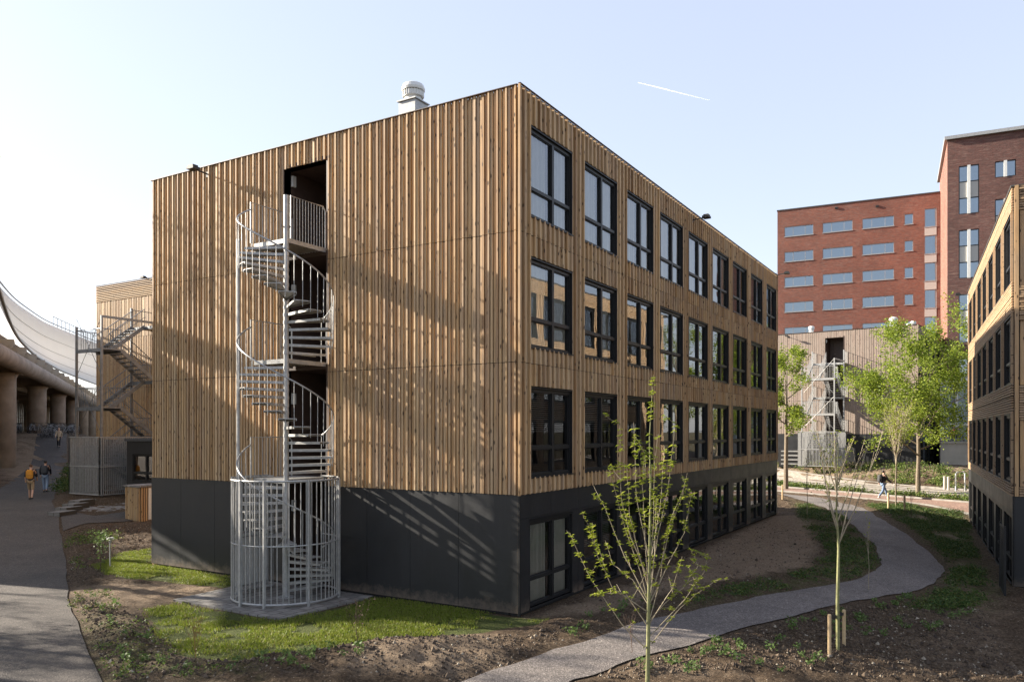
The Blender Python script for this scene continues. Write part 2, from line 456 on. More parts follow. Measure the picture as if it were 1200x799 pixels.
def holes_boxes(mb, a0, a1, z0, z1, n0, n1, holes, mi=0):
    """solid wall strip with rectangular holes (a0,a1,z0,z1)"""
    xs = sorted({a0, a1, *[min(max(h[0], a0), a1) for h in holes], *[min(max(h[1], a0), a1) for h in holes]})
    for i in range(len(xs)-1):
        x0, x1 = xs[i], xs[i+1]
        if x1-x0 < 1e-6: continue
        xm = (x0+x1)/2
        hs = sorted([(h[2], h[3]) for h in holes if h[0] < xm < h[1] and h[2] < z1 and h[3] > z0])
        z = z0
        for h0, h1 in hs:
            if h0 > z and h0 < z1: mb.box(x0, x1, n0, n1, z, min(h0, z1), mi)
            z = max(z, h1)
        if z < z1: mb.box(x0, x1, n0, n1, z, z1, mi)

def boards(mb, a0, a1, z0, z1, holes, rng, wr=(0.06, 0.10), depths=(0.018, 0.045, 0.075), gap=0.019, pad=0.0):
    """upright boards: a steady rhythm of wide/proud and narrow/set back boards with small deviations"""
    xs = sorted({a0, a1, *[h[0]-pad for h in holes if a0 < h[0]-pad < a1], *[h[1]+pad for h in holes if a0 < h[1]+pad < a1]})
    k = 0; rng = random.Random(int(a1*100)+7)
    ws = (wr[1], wr[0], (wr[0]+wr[1])/2)
    for i in range(len(xs)-1):
        x = xs[i]; xe = xs[i+1]
        nb = max(1, round((xe-x)/(sum(ws)/3)))
        tot = sum(ws[(k+q) % 3] for q in range(nb)); sc_w = (xe-x)/tot
        for q in range(nb):
            w = ws[k % 3]*sc_w; d = depths[(-k) % len(depths)]+rng.uniform(-.003, .003)
            if rng.random() < 0.07: d = depths[0]
            k += 1
            xm = x+w/2
            hs = sorted([(h[2], h[3]) for h in holes if h[0]-pad < xm < h[1]+pad and h[2] < z1 and h[3] > z0])
            z = z0
            for h0, h1 in hs:
                if h0 > z and h0 < z1: mb.box(x, x+w-gap, -d, 0.0, z, min(h0, z1))
                z = max(z, h1)
            if z < z1-0.01: mb.box(x, x+w-gap, -d, 0.0, z, z1)
            x += w

# ------------------------------------------------------------------ windows (local: x along, -y outwards)
def window_meshes(w, h, split=0.56, trans=0.31, key='w', curtain=None, rng=random.Random(2)):
    f = MB(); t = 0.07
    y0, y1 = 0.03, 0.11
    f.box(0, w, y0, y1, 0, t); f.box(0, w, y0, y1, h-t-0.06, h)
    f.box(0, t, y0, y1, t, h-t-0.06); f.box(w-t, w, y0, y1, t, h-t-0.06)
    mx = w*split; zt = h*trans
    f.box(mx-0.05, mx+0.05, y0-0.015, y1, t, h-t-0.06)
    f.box(t, mx-0.05, y0-0.01, y1, zt-0.04, zt+0.04); f.box(mx+0.05, w-t, y0-0.01, y1, zt-0.04, zt+0.04)
    # inner sash lines
    for (x0, x1) in ((t, mx-0.05), (mx+0.05, w-t)):
        for (a, b) in ((t, zt-0.04), (zt+0.04, h-t-0.06)):
            s = 0.022
            f.box(x0, x0+s, 0.055, 0.10, a, b); f.box(x1-s, x1, 0.055, 0.10, a, b)
            f.box(x0+s, x1-s, 0.055, 0.10, a, a+s); f.box(x0+s, x1-s, 0.055, 0.10, b-s, b)
    # sill and head flashing
    f.box(-0.02, w+0.02, -0.06, 0.03, -0.03, 0.0); f.box(-0.01, w+0.01, -0.03, 0.03, h-0.05, h-0.001)
    g = MB()
    for (x0, x1) in ((t+0.02, mx-0.07), (mx+0.07, w-t-0.02)):
        for (a, b) in ((t+0.02, zt-0.06), (zt+0.06, h-t-0.08)):
            g.quad((x0, 0.078, a), (x1, 0.078, a), (x1, 0.078, b), (x0, 0.078, b))
    c = None
    if curtain == 'drape':
        c = MB(); n = 46; x0, x1 = 0.08, w-0.08
        pts = [(x0+(x1-x0)*i/n, 0.165+0.03*math.sin(i*1.35)+0.012*math.sin(i*2.9)) for i in range(n+1)]
        for i in range(n):
            if 0.47*n < i < 0.53*n: continue
            a = pts[i]; b = pts[i+1]
            c.quad((a[0], a[1], 0.04), (b[0], b[1], 0.04), (b[0], b[1], h-0.1), (a[0], a[1], h-0.1))
    elif curtain == 'side':
        c = MB(); n = 12
        for (x0, x1) in ((0.08, 0.42), (w-0.42, w-0.08)):
            pts = [(x0+(x1-x0)*i/n, 0.26+0.04*math.sin(i*1.6)) for i in range(n+1)]
            for i in range(n):
                a = pts[i]; b = pts[i+1]
                c.quad((a[0], a[1], 0.04), (b[0], b[1], 0.04), (b[0], b[1], h-0.1), (a[0], a[1], h-0.1))
    elif curtain == 'blind':
        c = MB(); z = h-0.16; lo = h*rng.uniform(0.1, 0.5)
        while z > lo:
            c.box(0.09, w-0.09, 0.2, 0.235, z, z+0.012); z -= 0.05
    return f.mesh('window', M['frame']), g.mesh('pane', M['glass']), (c.mesh('curtain', M['blind'] if curtain == 'blind' else M['curtain']) if c else None)

WC = {}
def put_window(parent, x, z, w, h, curtain=None, pane=None, y=0.0, split=0.56, trans=0.31):
    key = (round(w, 3), round(h, 3), curtain, split, trans)
    if key not in WC: WC[key] = window_meshes(w, h, split, trans, curtain=curtain)
    f, g, c = WC[key]
    o = link('window', f, parent, (x, y, z)); link('pane', g, o)
    if c: link('blind' if curtain == 'blind' else 'curtain', c, o)
    return o

# ------------------------------------------------------------------ timber blocks
H0, H1, H2, H3, HT = 0.0, 2.75, 5.77, 8.75, 12.04
PITCH, WW = 2.855, 2.2
DEP = 13.4
def facade_gable(root, rng, wmat, louvre=False, bk={}):
    """the closed end with the stair recess; local x runs 0..13.4, outwards -y; placed with rot -90"""
    fr = thing('facade', 'x', 'x')
    for k in ('label', 'category'): del fr[k]
    fr.name = 'end_wall'
    fr.parent = root; fr.location = (0, DEP, 0); fr.rotation_euler = (0, 0, -PI/2)
    hole = (5.88, 7.48, 0.02, 11.41)
    mb = MB(); holes_boxes(mb, 0.26, DEP-0.26, 0.0, HT-0.06, 0.0, 0.24, [hole])
    mb.build('inner_wall', M['membrane'], fr)
    for (a, b) in ((H1, H2-0.007), (H2+0.007, H3-0.007), (H3+0.007, HT)):
        w = MB()
        if louvre and b == HT:
            boards(w, 0.03, DEP-0.02, a, HT-1.0, [(hole[0], hole[1], 0, 11.41)], rng, **bk)
            z = HT-0.98
            while z < HT: w.box(0.0, DEP, -0.06, 0.0, z, z+0.045); z += 0.1
        else:
            if b == HT:
                w3 = MB(); boards(w3, hole[0], hole[1], 11.41, b, [], rng, **bk); w3.build('timber_cladding', wmat, fr)
            if True:
                w2 = MB(); boards(w2, 0.03, hole[0], a, b, [], rng, **bk); w2.build('timber_cladding', wmat, fr)
                boards(w, hole[1], DEP-0.02, a, b, [], rng, **bk)
        w.build('timber_cladding', wmat, fr)
    for z in (H2, H3):
        for (x0, x1) in ((0.02, hole[0]), (hole[1], DEP-0.02)): MB().box(x0, x1, -0.03, 0.0, z-0.0035, z+0.0035).build('seam_flashing', M['membrane'], fr)
    MB().box(-0.0, DEP, -0.088, 0.0, HT+0.001, HT+0.016).build('roof_trim', M['rust_door'], fr)
    # dark base panels
    p = MB(); xs = [0.0, 1.45, 3.0, 4.45, 5.86, None, 7.5, 8.9, 10.3, 11.75, DEP-0.0]
    for i in range(len(xs)-1):
        if xs[i] is None or xs[i+1] is None: continue
        if i == 6: p.build('base_panel', M['panel'], fr); p = MB()
        p.box(xs[i]+0.004, xs[i+1]-0.004, -0.03, 0.0, 0.06, H1-0.012)
    for x in (7.7, 8.8, 10.2, 11.65, 13.25):
        for z in (0.75, 1.5, 2.25): p.box(x, x+0.022, -0.035, -0.03, z, z+0.022)
    p.build('base_panel', M['panel'], fr)
    # recess: side walls, ceiling, back wall, doors, landings
    r = MB()
    r.box(hole[0]-0.10, hole[0], -0.02, 1.7, 0.0, 11.5); r.box(hole[1], hole[1]+0.10, -0.02, 1.7, 0.0, 11.5)
    r.box(hole[0], hole[1], -0.02, 1.7, 11.41, 11.52)
    r.box(hole[0], hole[1], 1.6, 1.7, 0.0, 11.41)
    for z in (2.99, 6.02, 9.05): r.box(hole[0]+0.002, hole[1]-0.002, 0.0, 1.6, z-0.16, z)
    r.build('stair_recess', M['rust_door'], fr)
    for z in (0.03, 3.0, 6.03, 9.06):
        d = MB(); x0 = hole[0]+0.32
        d.box(x0, x0+0.98, 1.54, 1.59, z, z+2.1)
        for q in (x0-0.06, x0+0.98): d.box(q, q+0.06, 1.52, 1.6, z, z+2.16)
        d.box(x0, x0+0.98, 1.52, 1.6, z+2.1, z+2.16)
        dd = d.build('door', M['rust_door'], fr)
        MB().tube([(x0+0.08, 1.49, z+1.0), (x0+0.2, 1.49, z+1.0)], 0.012).build('handle', M['galv'], dd)
        l = MB().box(hole[0]+0.001, hole[0]+0.07, 0.25, 0.37, z+1.95, z+2.25)
        l.build('wall_lamp', M['white_metal'], fr)
    return fr

def facade_windows(root, n, rng, wmat, curtains, loc=(0, 0, 0), rot=0, horizontal=False, L=None, panel=None, bk={}):
    L = L or (n*PITCH+0.02)
    fr = thing('facade', 'x', 'x')
    for k in ('label', 'category'): del fr[k]
    fr.name = 'long_wall'; fr.parent = root; fr.location = loc; fr.rotation_euler = (0, 0, rot)
    xs = [0.45+i*PITCH for i in range(n)]
    rows = [(0.1, 2.05), (3.13, 2.12), (6.15, 2.12), (9.2, 2.12)]
    holes = [(x, x+WW, z, z+h) for x in xs for z, h in rows]
    mb = MB(); holes_boxes(mb, 0.0, L, 0.0, HT-0.06, 0.0, 0.24, holes)
    mb.build('inner_wall', M['membrane'], fr)
    # dark reveal lining
    rv = MB()
    for (a, b, c, d) in holes:
        rv.box(a-0.001, a+0.02, -0.03, 0.2, c, d); rv.box(b-0.02, b+0.001, -0.03, 0.2, c, d)
        rv.box(a+0.02, b-0.02, -0.03, 0.2, d-0.02, d+0.001)
    rv.build('reveal', M['frame'], fr)
    for (a, b) in ((H1, H2-0.007), (H2+0.007, H3-0.007), (H3+0.007, HT)):
        w = MB()
        hs = [h for h in holes if h[3] > H1]
        if horizontal:
            z = a
            while z < b-0.02:
                z2 = min(z+0.078, b)
                dd = 0.055+rng.uniform(-.004, .004)
                inside = [h for h in hs if h[2]-0.01 < (z+z2)/2 < h[3]+0.01]
                x = 0.02
                if not inside:
                    w.box(0.02, L-0.02, -dd, 0, z, z2-0.026)
                z = z2
            # upright boards on the piers
            edges = [0.02]+[e for x in xs for e in (x, x+WW)]+[L-0.02]
            zz = [h for h in hs if a <= h[2] < b]
            if zz:
                for i in range(0, len(edges), 2):
                    boards(w, edges[i], edges[i+1], zz[0][2], zz[0][3], [], rng, (0.08, 0.13))
        else:
            boards(w, 0.03, L-0.02, a, b, hs, rng, **bk)
        w.build('timber_cladding', wmat, fr)
    for z in (H2, H3): MB().box(0.02, L-0.02, -0.03, 0.0, z-0.0035, z+0.0035).build('seam_flashing', M['membrane'], fr)
    MB().box(-0.08, L, -0.088, -0.031, HT+0.017, HT+0.03).build('roof_trim', M['rust_door'], fr)
    p = MB()
    bx = [0.0]+[x-0.325 for x in xs[1:]]+[L]
    for i in range(len(bx)-1):
        hh = [h for h in holes if h[3] < H1 and bx[i] <= h[0] < bx[i+1]]
        for (u0, u1) in ((bx[i]+0.005, (bx[i]+bx[i+1])/2-0.004), ((bx[i]+bx[i+1])/2+0.004, bx[i+1]-0.005)):
            holes_boxes(p, u0, u1, 2.2, H1-0.012, -0.03, 0.0, [])
        holes_boxes(p, bx[i]+0.005, bx[i+1]-0.005, 0.06, 2.192, -0.03, 0.0, hh)
    p.build('base_panel', panel or M['panel'], fr)
    for ri, (z, h) in enumerate(rows):
        for i, x in enumerate(xs):
            put_window(fr, x, z, WW, h, curtains(ri, i), split=0.56, trans=0.32)
    return fr

def block(label, name, loc, rot, n, curtains, wmat, seed, L=None, louvre=False, horizontal=False, side='near', panel=None, gable=True, bk={}):
    rng = random.Random(seed)
    t = thing(name, label, 'building', loc, rot)
    L = L or n*PITCH+0.02
    if gable: facade_gable(t, rng, wmat, louvre, bk)
    facade_windows(t, n, rng, wmat, curtains, (0, 0, 0), 0, horizontal, L, panel, bk)
    # hidden walls, floors, roof
    b = MB()
    b.box(L-0.24, L, 0.25, DEP-0.25, 0, HT-0.06); b.box(0.0, L, DEP-0.24, DEP, 0, HT-0.06)
    b.build('rear_wall', wmat, t)
    fl = MB()
    for z in (0.05, 2.99, 6.02, 9.05):
        x0 = 0.25
        fl.box(1.72, L-0.25, 0.25, DEP-0.25, z-0.22, z)
        fl.box(0.245, 1.72, 0.25, 5.8, z-0.22, z)
        fl.box(0.245, 1.72, 7.62, DEP-0.25, z-0.22, z)
    for i in range(1, n): fl.box(i*PITCH+0.02, i*PITCH+0.12, 0.26, 5.5, 0.05, 11.7)
    fl.box(1.75, L-0.25, 5.5, 5.6, 0.05, 11.7)
    fl.build('floor_slab', M['inner'], t)
    r = MB(); r.box(0.0, L, 0.0, DEP, HT-0.06, HT-0.03)
    for (a, b2, c, d) in ((-0.03, L, -0.03, -0.0), (-0.03, 0.0, -0.0, DEP)): r.box(a, b2, c, d, HT+0.002, HT+0.012)
    rf = r.build('roof', M['roof'], t)
    # corner posts
    c = MB(); c.box(-0.085, -0.03, -0.085, -0.03, H1, HT); c.box(-0.05, 0.0, -0.05, 0.0, 0.02, HT-0.002)
    c.build('corner_post', wmat if name else wmat, t)
    c = MB(); c.box(-0.052, -0.002, -0.052, -0.002, 0.0, H1-0.02); c.build('corner_trim', M['frame'], t)
    return t

def curt_main(r, i):
    if r == 3: return 'drape' if i < 6 else ('side' if i == 6 else 'blind')
    if r == 2: return ['drape', 'side', None, 'drape', None, 'side', None, 'side', None][i]
    if r == 1: return ['blind', 'blind', None, 'side', None, None, 'blind', None, None][i]
    return ['drape', 'blind', None, 'blind', None, 'side', None, 'blind', None][i]
main = block('large four storey timber clad block with dark ground floor filling the middle', 'timber_building',
             (0, 0, 0), 0, 9, curt_main, M['wood'], 5, L=25.72)

def floodlight(parent, x, y, z, rot, name='floodlight'):
    m = MB(); m.bar((0, 0, 0), (0, -0.42, 0.03), 0.035, 0.035)
    m.box(-0.06, 0.06, 0.0, 0.03, -0.08, 0.08)
    o = m.build(name, M['black'], parent, (x, y, z), rot)
    h = MB(); h.box(-0.15, 0.15, -0.62, -0.38, 0.0, 0.07); h.box(-0.12, 0.12, -0.6, -0.42, 0.07, 0.12); h.build('lamp_head', M['black'], o)
floodlight(main, -0.06, 10.67, 11.80, -PI/2); floodlight(main, 12.2, -0.06, 11.78, 0); floodlight(main, 25.6, -0.02, HT+0.05, 0)
ch = MB(); ch.box(-0.27, 0.27, -0.27, 0.27, -0.2, 0.78); ch.box(-0.31, 0.31, -0.31, 0.31, 0.78, 0.81)
roof = [c for c in main.children if c.name.startswith('roof')][0]
cho = ch.build('vent_stack', M['galv'], roof, (1.05, 3.85, HT))
cw_ = MB(); cw_.lathe([(0.22, 0.81), (0.22, 0.92), (0.27, 0.94), (0.27, 1.08), (0.19, 1.09), (0.30, 1.1), (0.31, 1.16), (0.27, 1.26), (0.18, 1.31), (0.02, 1.33)], sides=28)
for k in range(24):
    a = 2*PI*k/24; cw_.bar((0.275*math.cos(a), 0.275*math.sin(a), 0.95), (0.275*math.cos(a), 0.275*math.sin(a), 1.1), 0.012, 0.03)
cw_.build('cowl', M['white_metal'], cho)

BZ = 0.95
bB = block('timber clad block at the left with slatted top band behind the dark steel staircase', 'timber_building', (12.6, 23.9, BZ), 0, 3, lambda r, i: None, M['wood'], 9, louvre=True, bk=dict(depths=(0.02, 0.035), gap=0.008, wr=(0.06, 0.10)))
floodlight(bB, -0.06, 7.6+0.3, 11.9, -PI/2)
FARROT = R(-5.8)
FZ = 1.2
fb = block('greyish timber block across the road beneath the red brick flats', 'timber_building', (59.6, -4.1, FZ), FARROT, 5, lambda r, i: 'blind' if (r+i) % 3 == 0 else None, M['wood_far'], 12, bk=dict(depths=(0.02, 0.03), gap=0.006, wr=(0.07, 0.12)), panel=M['panel_far'])
floodlight(fb, -0.06, 10.8, 11.75, -PI/2)
fr_ = [c for c in fb.children if c.name.startswith('roof')][0]
for (x, y, s) in ((2.0, 9.3, 0.6), (2.3, 2.3, 0.8), (3.4, 0.9, 0.55), (4.4, 1.4, 0.5)):
    v = MB(); v.box(-0.4*s, 0.4*s, -0.4*s, 0.4*s, 0, 0.5*s); v.lathe([(0.36*s, 0.5*s), (0.36*s, 0.9*s), (0.46*s, 0.92*s), (0.46*s, 1.25*s), (0.3*s, 1.4*s)], sides=16)
    v.build('roof_vent', M['white_metal'], fr_, (x, y, HT-0.03))

# right hand block: its long side faces the main block
RD = math.atan2(0.073, 0.998)
RC = cw(15.05, 23.6)
def right_block():
    rng = random.Random(21)
    t = thing('timber_building', 'timber clad block at the right edge with level slats between narrow dark windows', 'building', (RC[0], RC[1], -0.5), RD)
    n = 7; L = n*PITCH+0.02
    cur = lambda r, i: ['side', None, 'blind', None][(r*3+i*5) % 4]
    f = facade_windows(t, n, rng, M['wood_h'], cur, (L, 0, 0), PI, True, L)
    # end wall towards the camera: upright board fields between level bands
    fr = thing('facade', 'x', 'x')
    for k in ('label', 'category'): del fr[k]
    fr.name = 'end_wall'; fr.parent = t; fr.location = (0, 0, 0); fr.rotation_euler = (0, 0, -PI/2)
    MB().box(0.26, DEP, 0.0, 0.24, 0, HT-0.06).build('inner_wall', M['membrane'], fr)
    for (a, b) in ((H1, H2-0.007), (H2+0.007, H3-0.007), (H3+0.007, HT)):
        w = MB(); boards(w, 0.16, DEP, a+0.3, b-0.75, [], rng, (0.1, 0.16)); w.build('timber_cladding', M['wood'], fr)
        w = MB()
        for (z, z2) in ((a, a+0.28), (b-0.73, b)):
            while z < z2-0.02:
                w.box(0.14, DEP, -rng.choice((0.05, 0.08, 0.1)), 0, z, z+0.055); z += 0.075
        w.build('timber_band', M['wood_h'], fr)
    MB().box(0.02, 0.12, -0.09, 0.0, H1, HT).build('corner_board', M['wood'], fr)
    p = MB()
    for i in range(6): p.box(0.01+i*2.2, 2.19+i*2.2, -0.03, 0, 0.06, H1-0.012)
    p.build('base_panel', M['panel'], fr)
    b = MB(); b.box(L-0.24, L, -DEP+0.25, -0.25, 0, HT-0.06); b.box(0, L, -DEP, -DEP+0.24, 0, HT-0.06); b.build('rear_wall', M['wood'], t)
    fl = MB()
    for z in (0.05, 2.99, 6.02, 9.05): fl.box(0.25, L-0.25, -DEP+0.25, -0.25, z-0.22, z)
    for i in range(1, n): fl.box(i*PITCH-0.1, i*PITCH, -5.5, -0.26, 0.05, 11.7)
    fl.box(0.3, L-0.25, -5.6, -5.5, 0.05, 11.7)
    fl.build('floor_slab', M['inner_dark'], t)
    MB().box(-0.08, L, -DEP, 0.08, HT-0.03, HT+0.02).build('roof', M['roof'], t)
    floodlight(t, L-0.9, 0.06, 11.75, PI)
    return t
rb = right_block()
# dark slatted gate at the foot of the right block
ln = RC[0]+0.3, RC[1]+0.05
g = thing('metal_gate', 'dark slatted metal gate standing at the right edge against the timber block', 'gate', (RC[0]-1.6, RC[1]+0.25, -0.5), RD)
mb = MB()
for k in range(10): mb.box(0.06+k*0.12, 0.13+k*0.12, -0.01, 0.01, 0.08, 1.9)
mb.build('slat_panel', M['frame'], g)
MB().box(0, 0.05, -0.03, 0.03, 0, 2.0).build('post', M['frame'], g); MB().box(1.3, 1.35, -0.03, 0.03, 0, 2.0).build('post', M['frame'], g)
MB().box(0.05, 1.3, -0.015, 0.015, 1.9, 1.95).box(0.05, 1.3, -0.015, 0.015, 0.03, 0.08).build('rail', M['frame'], g)

# ------------------------------------------------------------------ spiral stair
SX, SY = -1.35, 6.0
def spiral():
    t = thing('spiral_staircase', 'galvanised spiral staircase with round barred cage at its foot, fixed to the big timber block', 'staircase', (SX, SY, 0.03))
    FL = [0.0, 2.96, 5.99, 9.02]
    MB().tube([(0, 0, 0), (0, 0, 10.1)], 0.065, 14).lathe([(0.2, 0.0), (0.2, 0.02)], sides=16).build('pole', M['galv'], t, sm=False)
    rt = 1.12
    for lv in range(3):
        z0, z1 = FL[lv], FL[lv+1]
        nt_ = 15; dz = (z1-z0)/(nt_+1); da = R(270)/nt_
        for k in range(nt_):
            # first tread down from the landing begins at 90 deg, descending anticlockwise
            z = z1-dz*(k+1); a0 = R(92)+da*k; a1 = a0+da*1.18
            m = MB()
            n = 5
            arc = [(rt*math.cos(a0+(a1-a0)*i/n), rt*math.sin(a0+(a1-a0)*i/n)) for i in range(n+1)]
            inn = [(0.075*math.cos(a1-(0.0)), 0.075*math.sin(a1)), (0.075*math.cos(a0), 0.075*math.sin(a0))]
            m.prism(arc+inn, z-0.018, z)
            # turned down nosing edges and outer rim
            for aa in (a0, a1):
                m.bar((0.075*math.cos(aa), 0.075*math.sin(aa), z-0.04), (rt*math.cos(aa), rt*math.sin(aa), z-0.03), 0.01, 0.055)
            m.tube([(0, 0, z-dz*0.4), (0, 0, z)], 0.074, 12)
            m.build('step', M['galv'], t)
        # handrail and balusters on the helix
        r = MB(); pts = []; pts2 = []
        nn = 44; s0 = R(95) if lv < 3 else 0
        for i in range(nn+1):
            f = i/nn; a = s0+f*R(262)
            z = z1-dz*0.6-(z1-z0-dz*1.2)*f
            pts.append((1.17*math.cos(a), 1.17*math.sin(a), z+0.98))
        r.tube(pts, 0.021, 8)
        nb = 26
        for i in range(nb+1):
            f = i/nb; a = s0+f*R(262); z = z1-dz*0.6-(z1-z0-dz*1.2)*f
            c, s = math.cos(a), math.sin(a)
            r.tube([(1.17*c, 1.17*s, z+0.97), (1.16*c, 1.16*s, z-0.14)], 0.0085, 5)
        r.build('railing', M['galv'], t)
        # landing: quarter sector squared off to the wall
        m = MB()
        pl = [(0.0, -0.06), (1.33, -0.06), (1.33, 1.2), (0.55, 1.2), (0.0, 1.16)]
        m.prism(pl, z1-0.02, z1)
        for y in (-0.05, 1.17): m.bar((0.0, y, z1-0.06), (1.33, y, z1-0.06), 0.012, 0.1)
        for i in range(12): m.bar((0.02, 0.02+i*0.1, z1-0.04), (1.33, 0.02+i*0.1, z1-0.04), 0.006, 0.04)
        m.bar((0.0, -0.05, z1-0.06), (0.0, 1.17, z1-0.06), 0.012, 0.1)
        m.build('landing', M['galv'], t)
        # landing rail at the far side
        q = MB(); y = 1.18
        q.tube([(-0.1, y, z1), (-0.1, y, z1+1.05), (0.55, y, z1+1.05), (1.2, y, z1+1.05), (1.3, y, z1+0.95), (1.3, y, z1)], 0.019, 7)
        for i in range(1, 11): q.tube([(-0.1+i*0.127, y, z1), (-0.1+i*0.127, y, z1+1.05)], 0.0085, 5)
        q.build('landing_rail', M['galv'], t)
        if lv == 2:
            q = MB(); y = -0.06
            q.tube([(0.1, y, z1), (0.1, y, z1+1.08), (1.22, y, z1+1.08), (1.31, y, z1+0.98), (1.31, y, z1)], 0.02, 7)
            for i in range(1, 12): q.tube([(0.1+i*0.1, y, z1), (0.1+i*0.1, y, z1+1.08)], 0.0095, 5)
            q.build('landing_rail', M['galv'], t)
    MB().tube([(-0.55, 1.12, 0), (-0.55, 1.12, 9.02)], 0.045, 10).build('post', M['galv'], t)
    # cage
    c = MB(); rc = 1.3; n = 50
    a_s, a_e = R(62), R(62+300)
    for i in range(n+1):
        a = a_s+(a_e-a_s)*i/n
        c.bar((rc*math.cos(a), rc*math.sin(a), 0.06), (rc*math.cos(a), rc*math.sin(a), 2.98), 0.018, 0.018)
    c.build('cage_bars', M['galv'], t)
    for z in (0.08, 1.45, 2.98):
        m = MB(); pp = [(rc*math.cos(a_s+(a_e-a_s)*i/48), rc*math.sin(a_s+(a_e-a_s)*i/48), z) for i in range(49)]
        m.tube(pp, 0.026 if z != 1.45 else 0.018, 7); m.build('cage_ring', M['galv'], t)
    for a in (175, 205, 250, 300):
        a = R(a); MB().bar((1.335*math.cos(a), 1.335*math.sin(a), 0), (1.335*math.cos(a), 1.335*math.sin(a), 3.0), 0.05, 0.05).build('cage_post', M['galv'], t)
    # gate leaf by the wall
    gt = MB(); gt.box(-0.22, -0.17, 0, 0.05, 0.1, 3.0); gt.box(0.95, 1.0, 0, 0.05, 0.1, 3.0); gt.box(-0.17, 0.95, 0, 0.05, 2.95, 3.0); gt.box(-0.17, 0.95, 0, 0.05, 0.1, 0.15); gt.box(-0.17, 0.95, 0, 0.05, 1.5, 1.55)
    for i in range(11): gt.box(-0.08+i*0.095, -0.06+i*0.095, 0.015, 0.035, 1.55, 2.95)
    go = gt.build('cage_gate', M['galv'], t, (-0.14, 1.58, 0), 0)
    MB().box(-0.17, 0.95, 0.012, 0.03, 0.15, 1.5).build('gate_panel', M['white_metal'], go)
    return t
spiral()
pp = MB(); pts = [gp(232, 704), gp(336, 724), gp(436, 696)]
padpoly = [(-3.0, 8.2), (-3.05, 4.5), (-2.9, 4.35), (-0.1, 4.2), (-0.1, 8.3)]
m = MB(); m.prism(padpoly, -0.1, 0.03); pad = m.build('paving', M['paver']); struct(pad)

# ------------------------------------------------------------------ straight steel stairs
def dogleg(label, loc, rot, mat, LY=2.7, name='steel_staircase'):
    """local: x towards the wall (0..4.3), y 0..2.7; doors at wall end"""
    t = thing(name, label, 'staircase', loc, rot)
    LX = 4.3
    fl = [3.05, 6.08, 9.1]
    for (x, y, h) in ((0, 0, 9.25), (0, LY, 8.8), (3.1, 0, 10.2), (3.1, LY, 10.2)):
        MB().bar((x, y, 0), (x, y, h), 0.1, 0.1).build('post', mat, t)
    for lv in range(3):
        z1 = fl[lv]; z0 = z1-3.03; zm = (z0+z1)/2
        m = MB(); m.box(3.1, LX, 0, LY, z1-0.06, z1); m.box(3.08, 3.14, 0, LY, z1-0.18, z1-0.06); m.build('landing', mat, t)
        m = MB(); m.box(0, 1.1, 0, LY, zm-0.06, zm); m.box(0, 0.06, 0, LY, zm-0.18, zm-0.06); m.box(1.04, 1.1, 0, LY, zm-0.18, zm-0.06); m.build('landing', mat, t)
        for (za, zb, ya) in ((z0, zm, 0.1), (zm, z1, LY-1.2)):
            # lower run goes from wall end down? lower half climbs outwards, upper half climbs back
            xa, xb = (3.1, 1.1) if za == z0 else (1.1, 3.1)
            for y in (ya, ya+1.08):
                MB().bar((xa, y, za-0.02), (xb, y, zb-0.02), 0.04, 0.2).build('stringer', mat, t)
            s = MB(); n = 8
            for k in range(1, n):
                q = k/n; x = xa+(xb-xa)*q; z = za+(zb-za)*q
                s.box(x-0.13, x+0.13, ya+0.02, ya+1.06, z-0.03, z)
            s.build('treads', mat, t)
            for y in (ya, ya+1.08):
                h = MB()
                h.tube([(xa, y, za+0.95), (xb, y, zb+0.95)], 0.022, 6); h.tube([(xa, y, za+0.5), (xb, y, zb+0.5)], 0.015, 5)
                for k in range(0, 15):
                    q = k/14; x = xa+(xb-xa)*q; z = za+(zb-za)*q
                    h.tube([(x, y, z), (x, y, z+0.95)], 0.010, 4)
                h.build('handrail', mat, t)
        h = None
        def rail(h, p, q, n):
            h = MB()
            h.tube([(p[0], p[1], p[2]+1.0), (q[0], q[1], q[2]+1.0)], 0.022, 6)
            for k in range(n+1):
                f = k/n; x = p[0]+(q[0]-p[0])*f; y = p[1]+(q[1]-p[1])*f
                h.tube([(x, y, p[2]), (x, y, p[2]+1.0)], 0.010, 4)
            h.build('landing_rail', mat, t)
        rail(h, (0, 0, zm), (0, LY, zm), 20); rail(h, (0, 0, zm), (1.1, 0, zm), 9); rail(h, (0, LY, zm), (1.1, LY, zm), 9)
        rail(h, (3.1, 0, z1), (LX, 0, z1), 9); rail(h, (3.1, LY, z1), (LX, LY, z1), 9)
    x = MB()
    for (a, b) in ((3.2, 6.0), (6.2, 9.2)):
        x.tube([(0, 0, a), (0, LY, b)], 0.014, 5); x.tube([(0, LY, a), (0, 0, b)], 0.014, 5)
    x.build('brace', mat, t)
    MB().bar((0, 0, 9.2), (3.1, 0, 9.2), 0.06, 0.12).build('beam', mat, t)
    c = MB()
    def barw(p, q, n):
        for k in range(n+1):
            f = k/n; X = p[0]+(q[0]-p[0])*f; Y = p[1]+(q[1]-p[1])*f
            c.bar((X, Y, 0.05), (X, Y, 3.0), 0.03, 0.03)
        for z in (0.07, 1.5, 3.0): c.bar((p[0], p[1], z), (q[0], q[1], z), 0.05, 0.05)
    barw((-0.25, -0.2), (-0.25, LY+0.25), 26); barw((-0.25, -0.2), (2.9, -0.2), 28); barw((-0.25, LY+0.25), (2.9, LY+0.25), 28)
    c.build('cage_bars', M['galv'], t)
    return t
dogleg('dark steel dogleg staircase with a pale barred cage at its foot, at the left', (8.3, 29.7, BZ-0.07), 0, M['galv_dark'], 2.25)
ca, sa = math.cos(FARROT), math.sin(FARROT)
px_, py_ = -4.35, 5.6
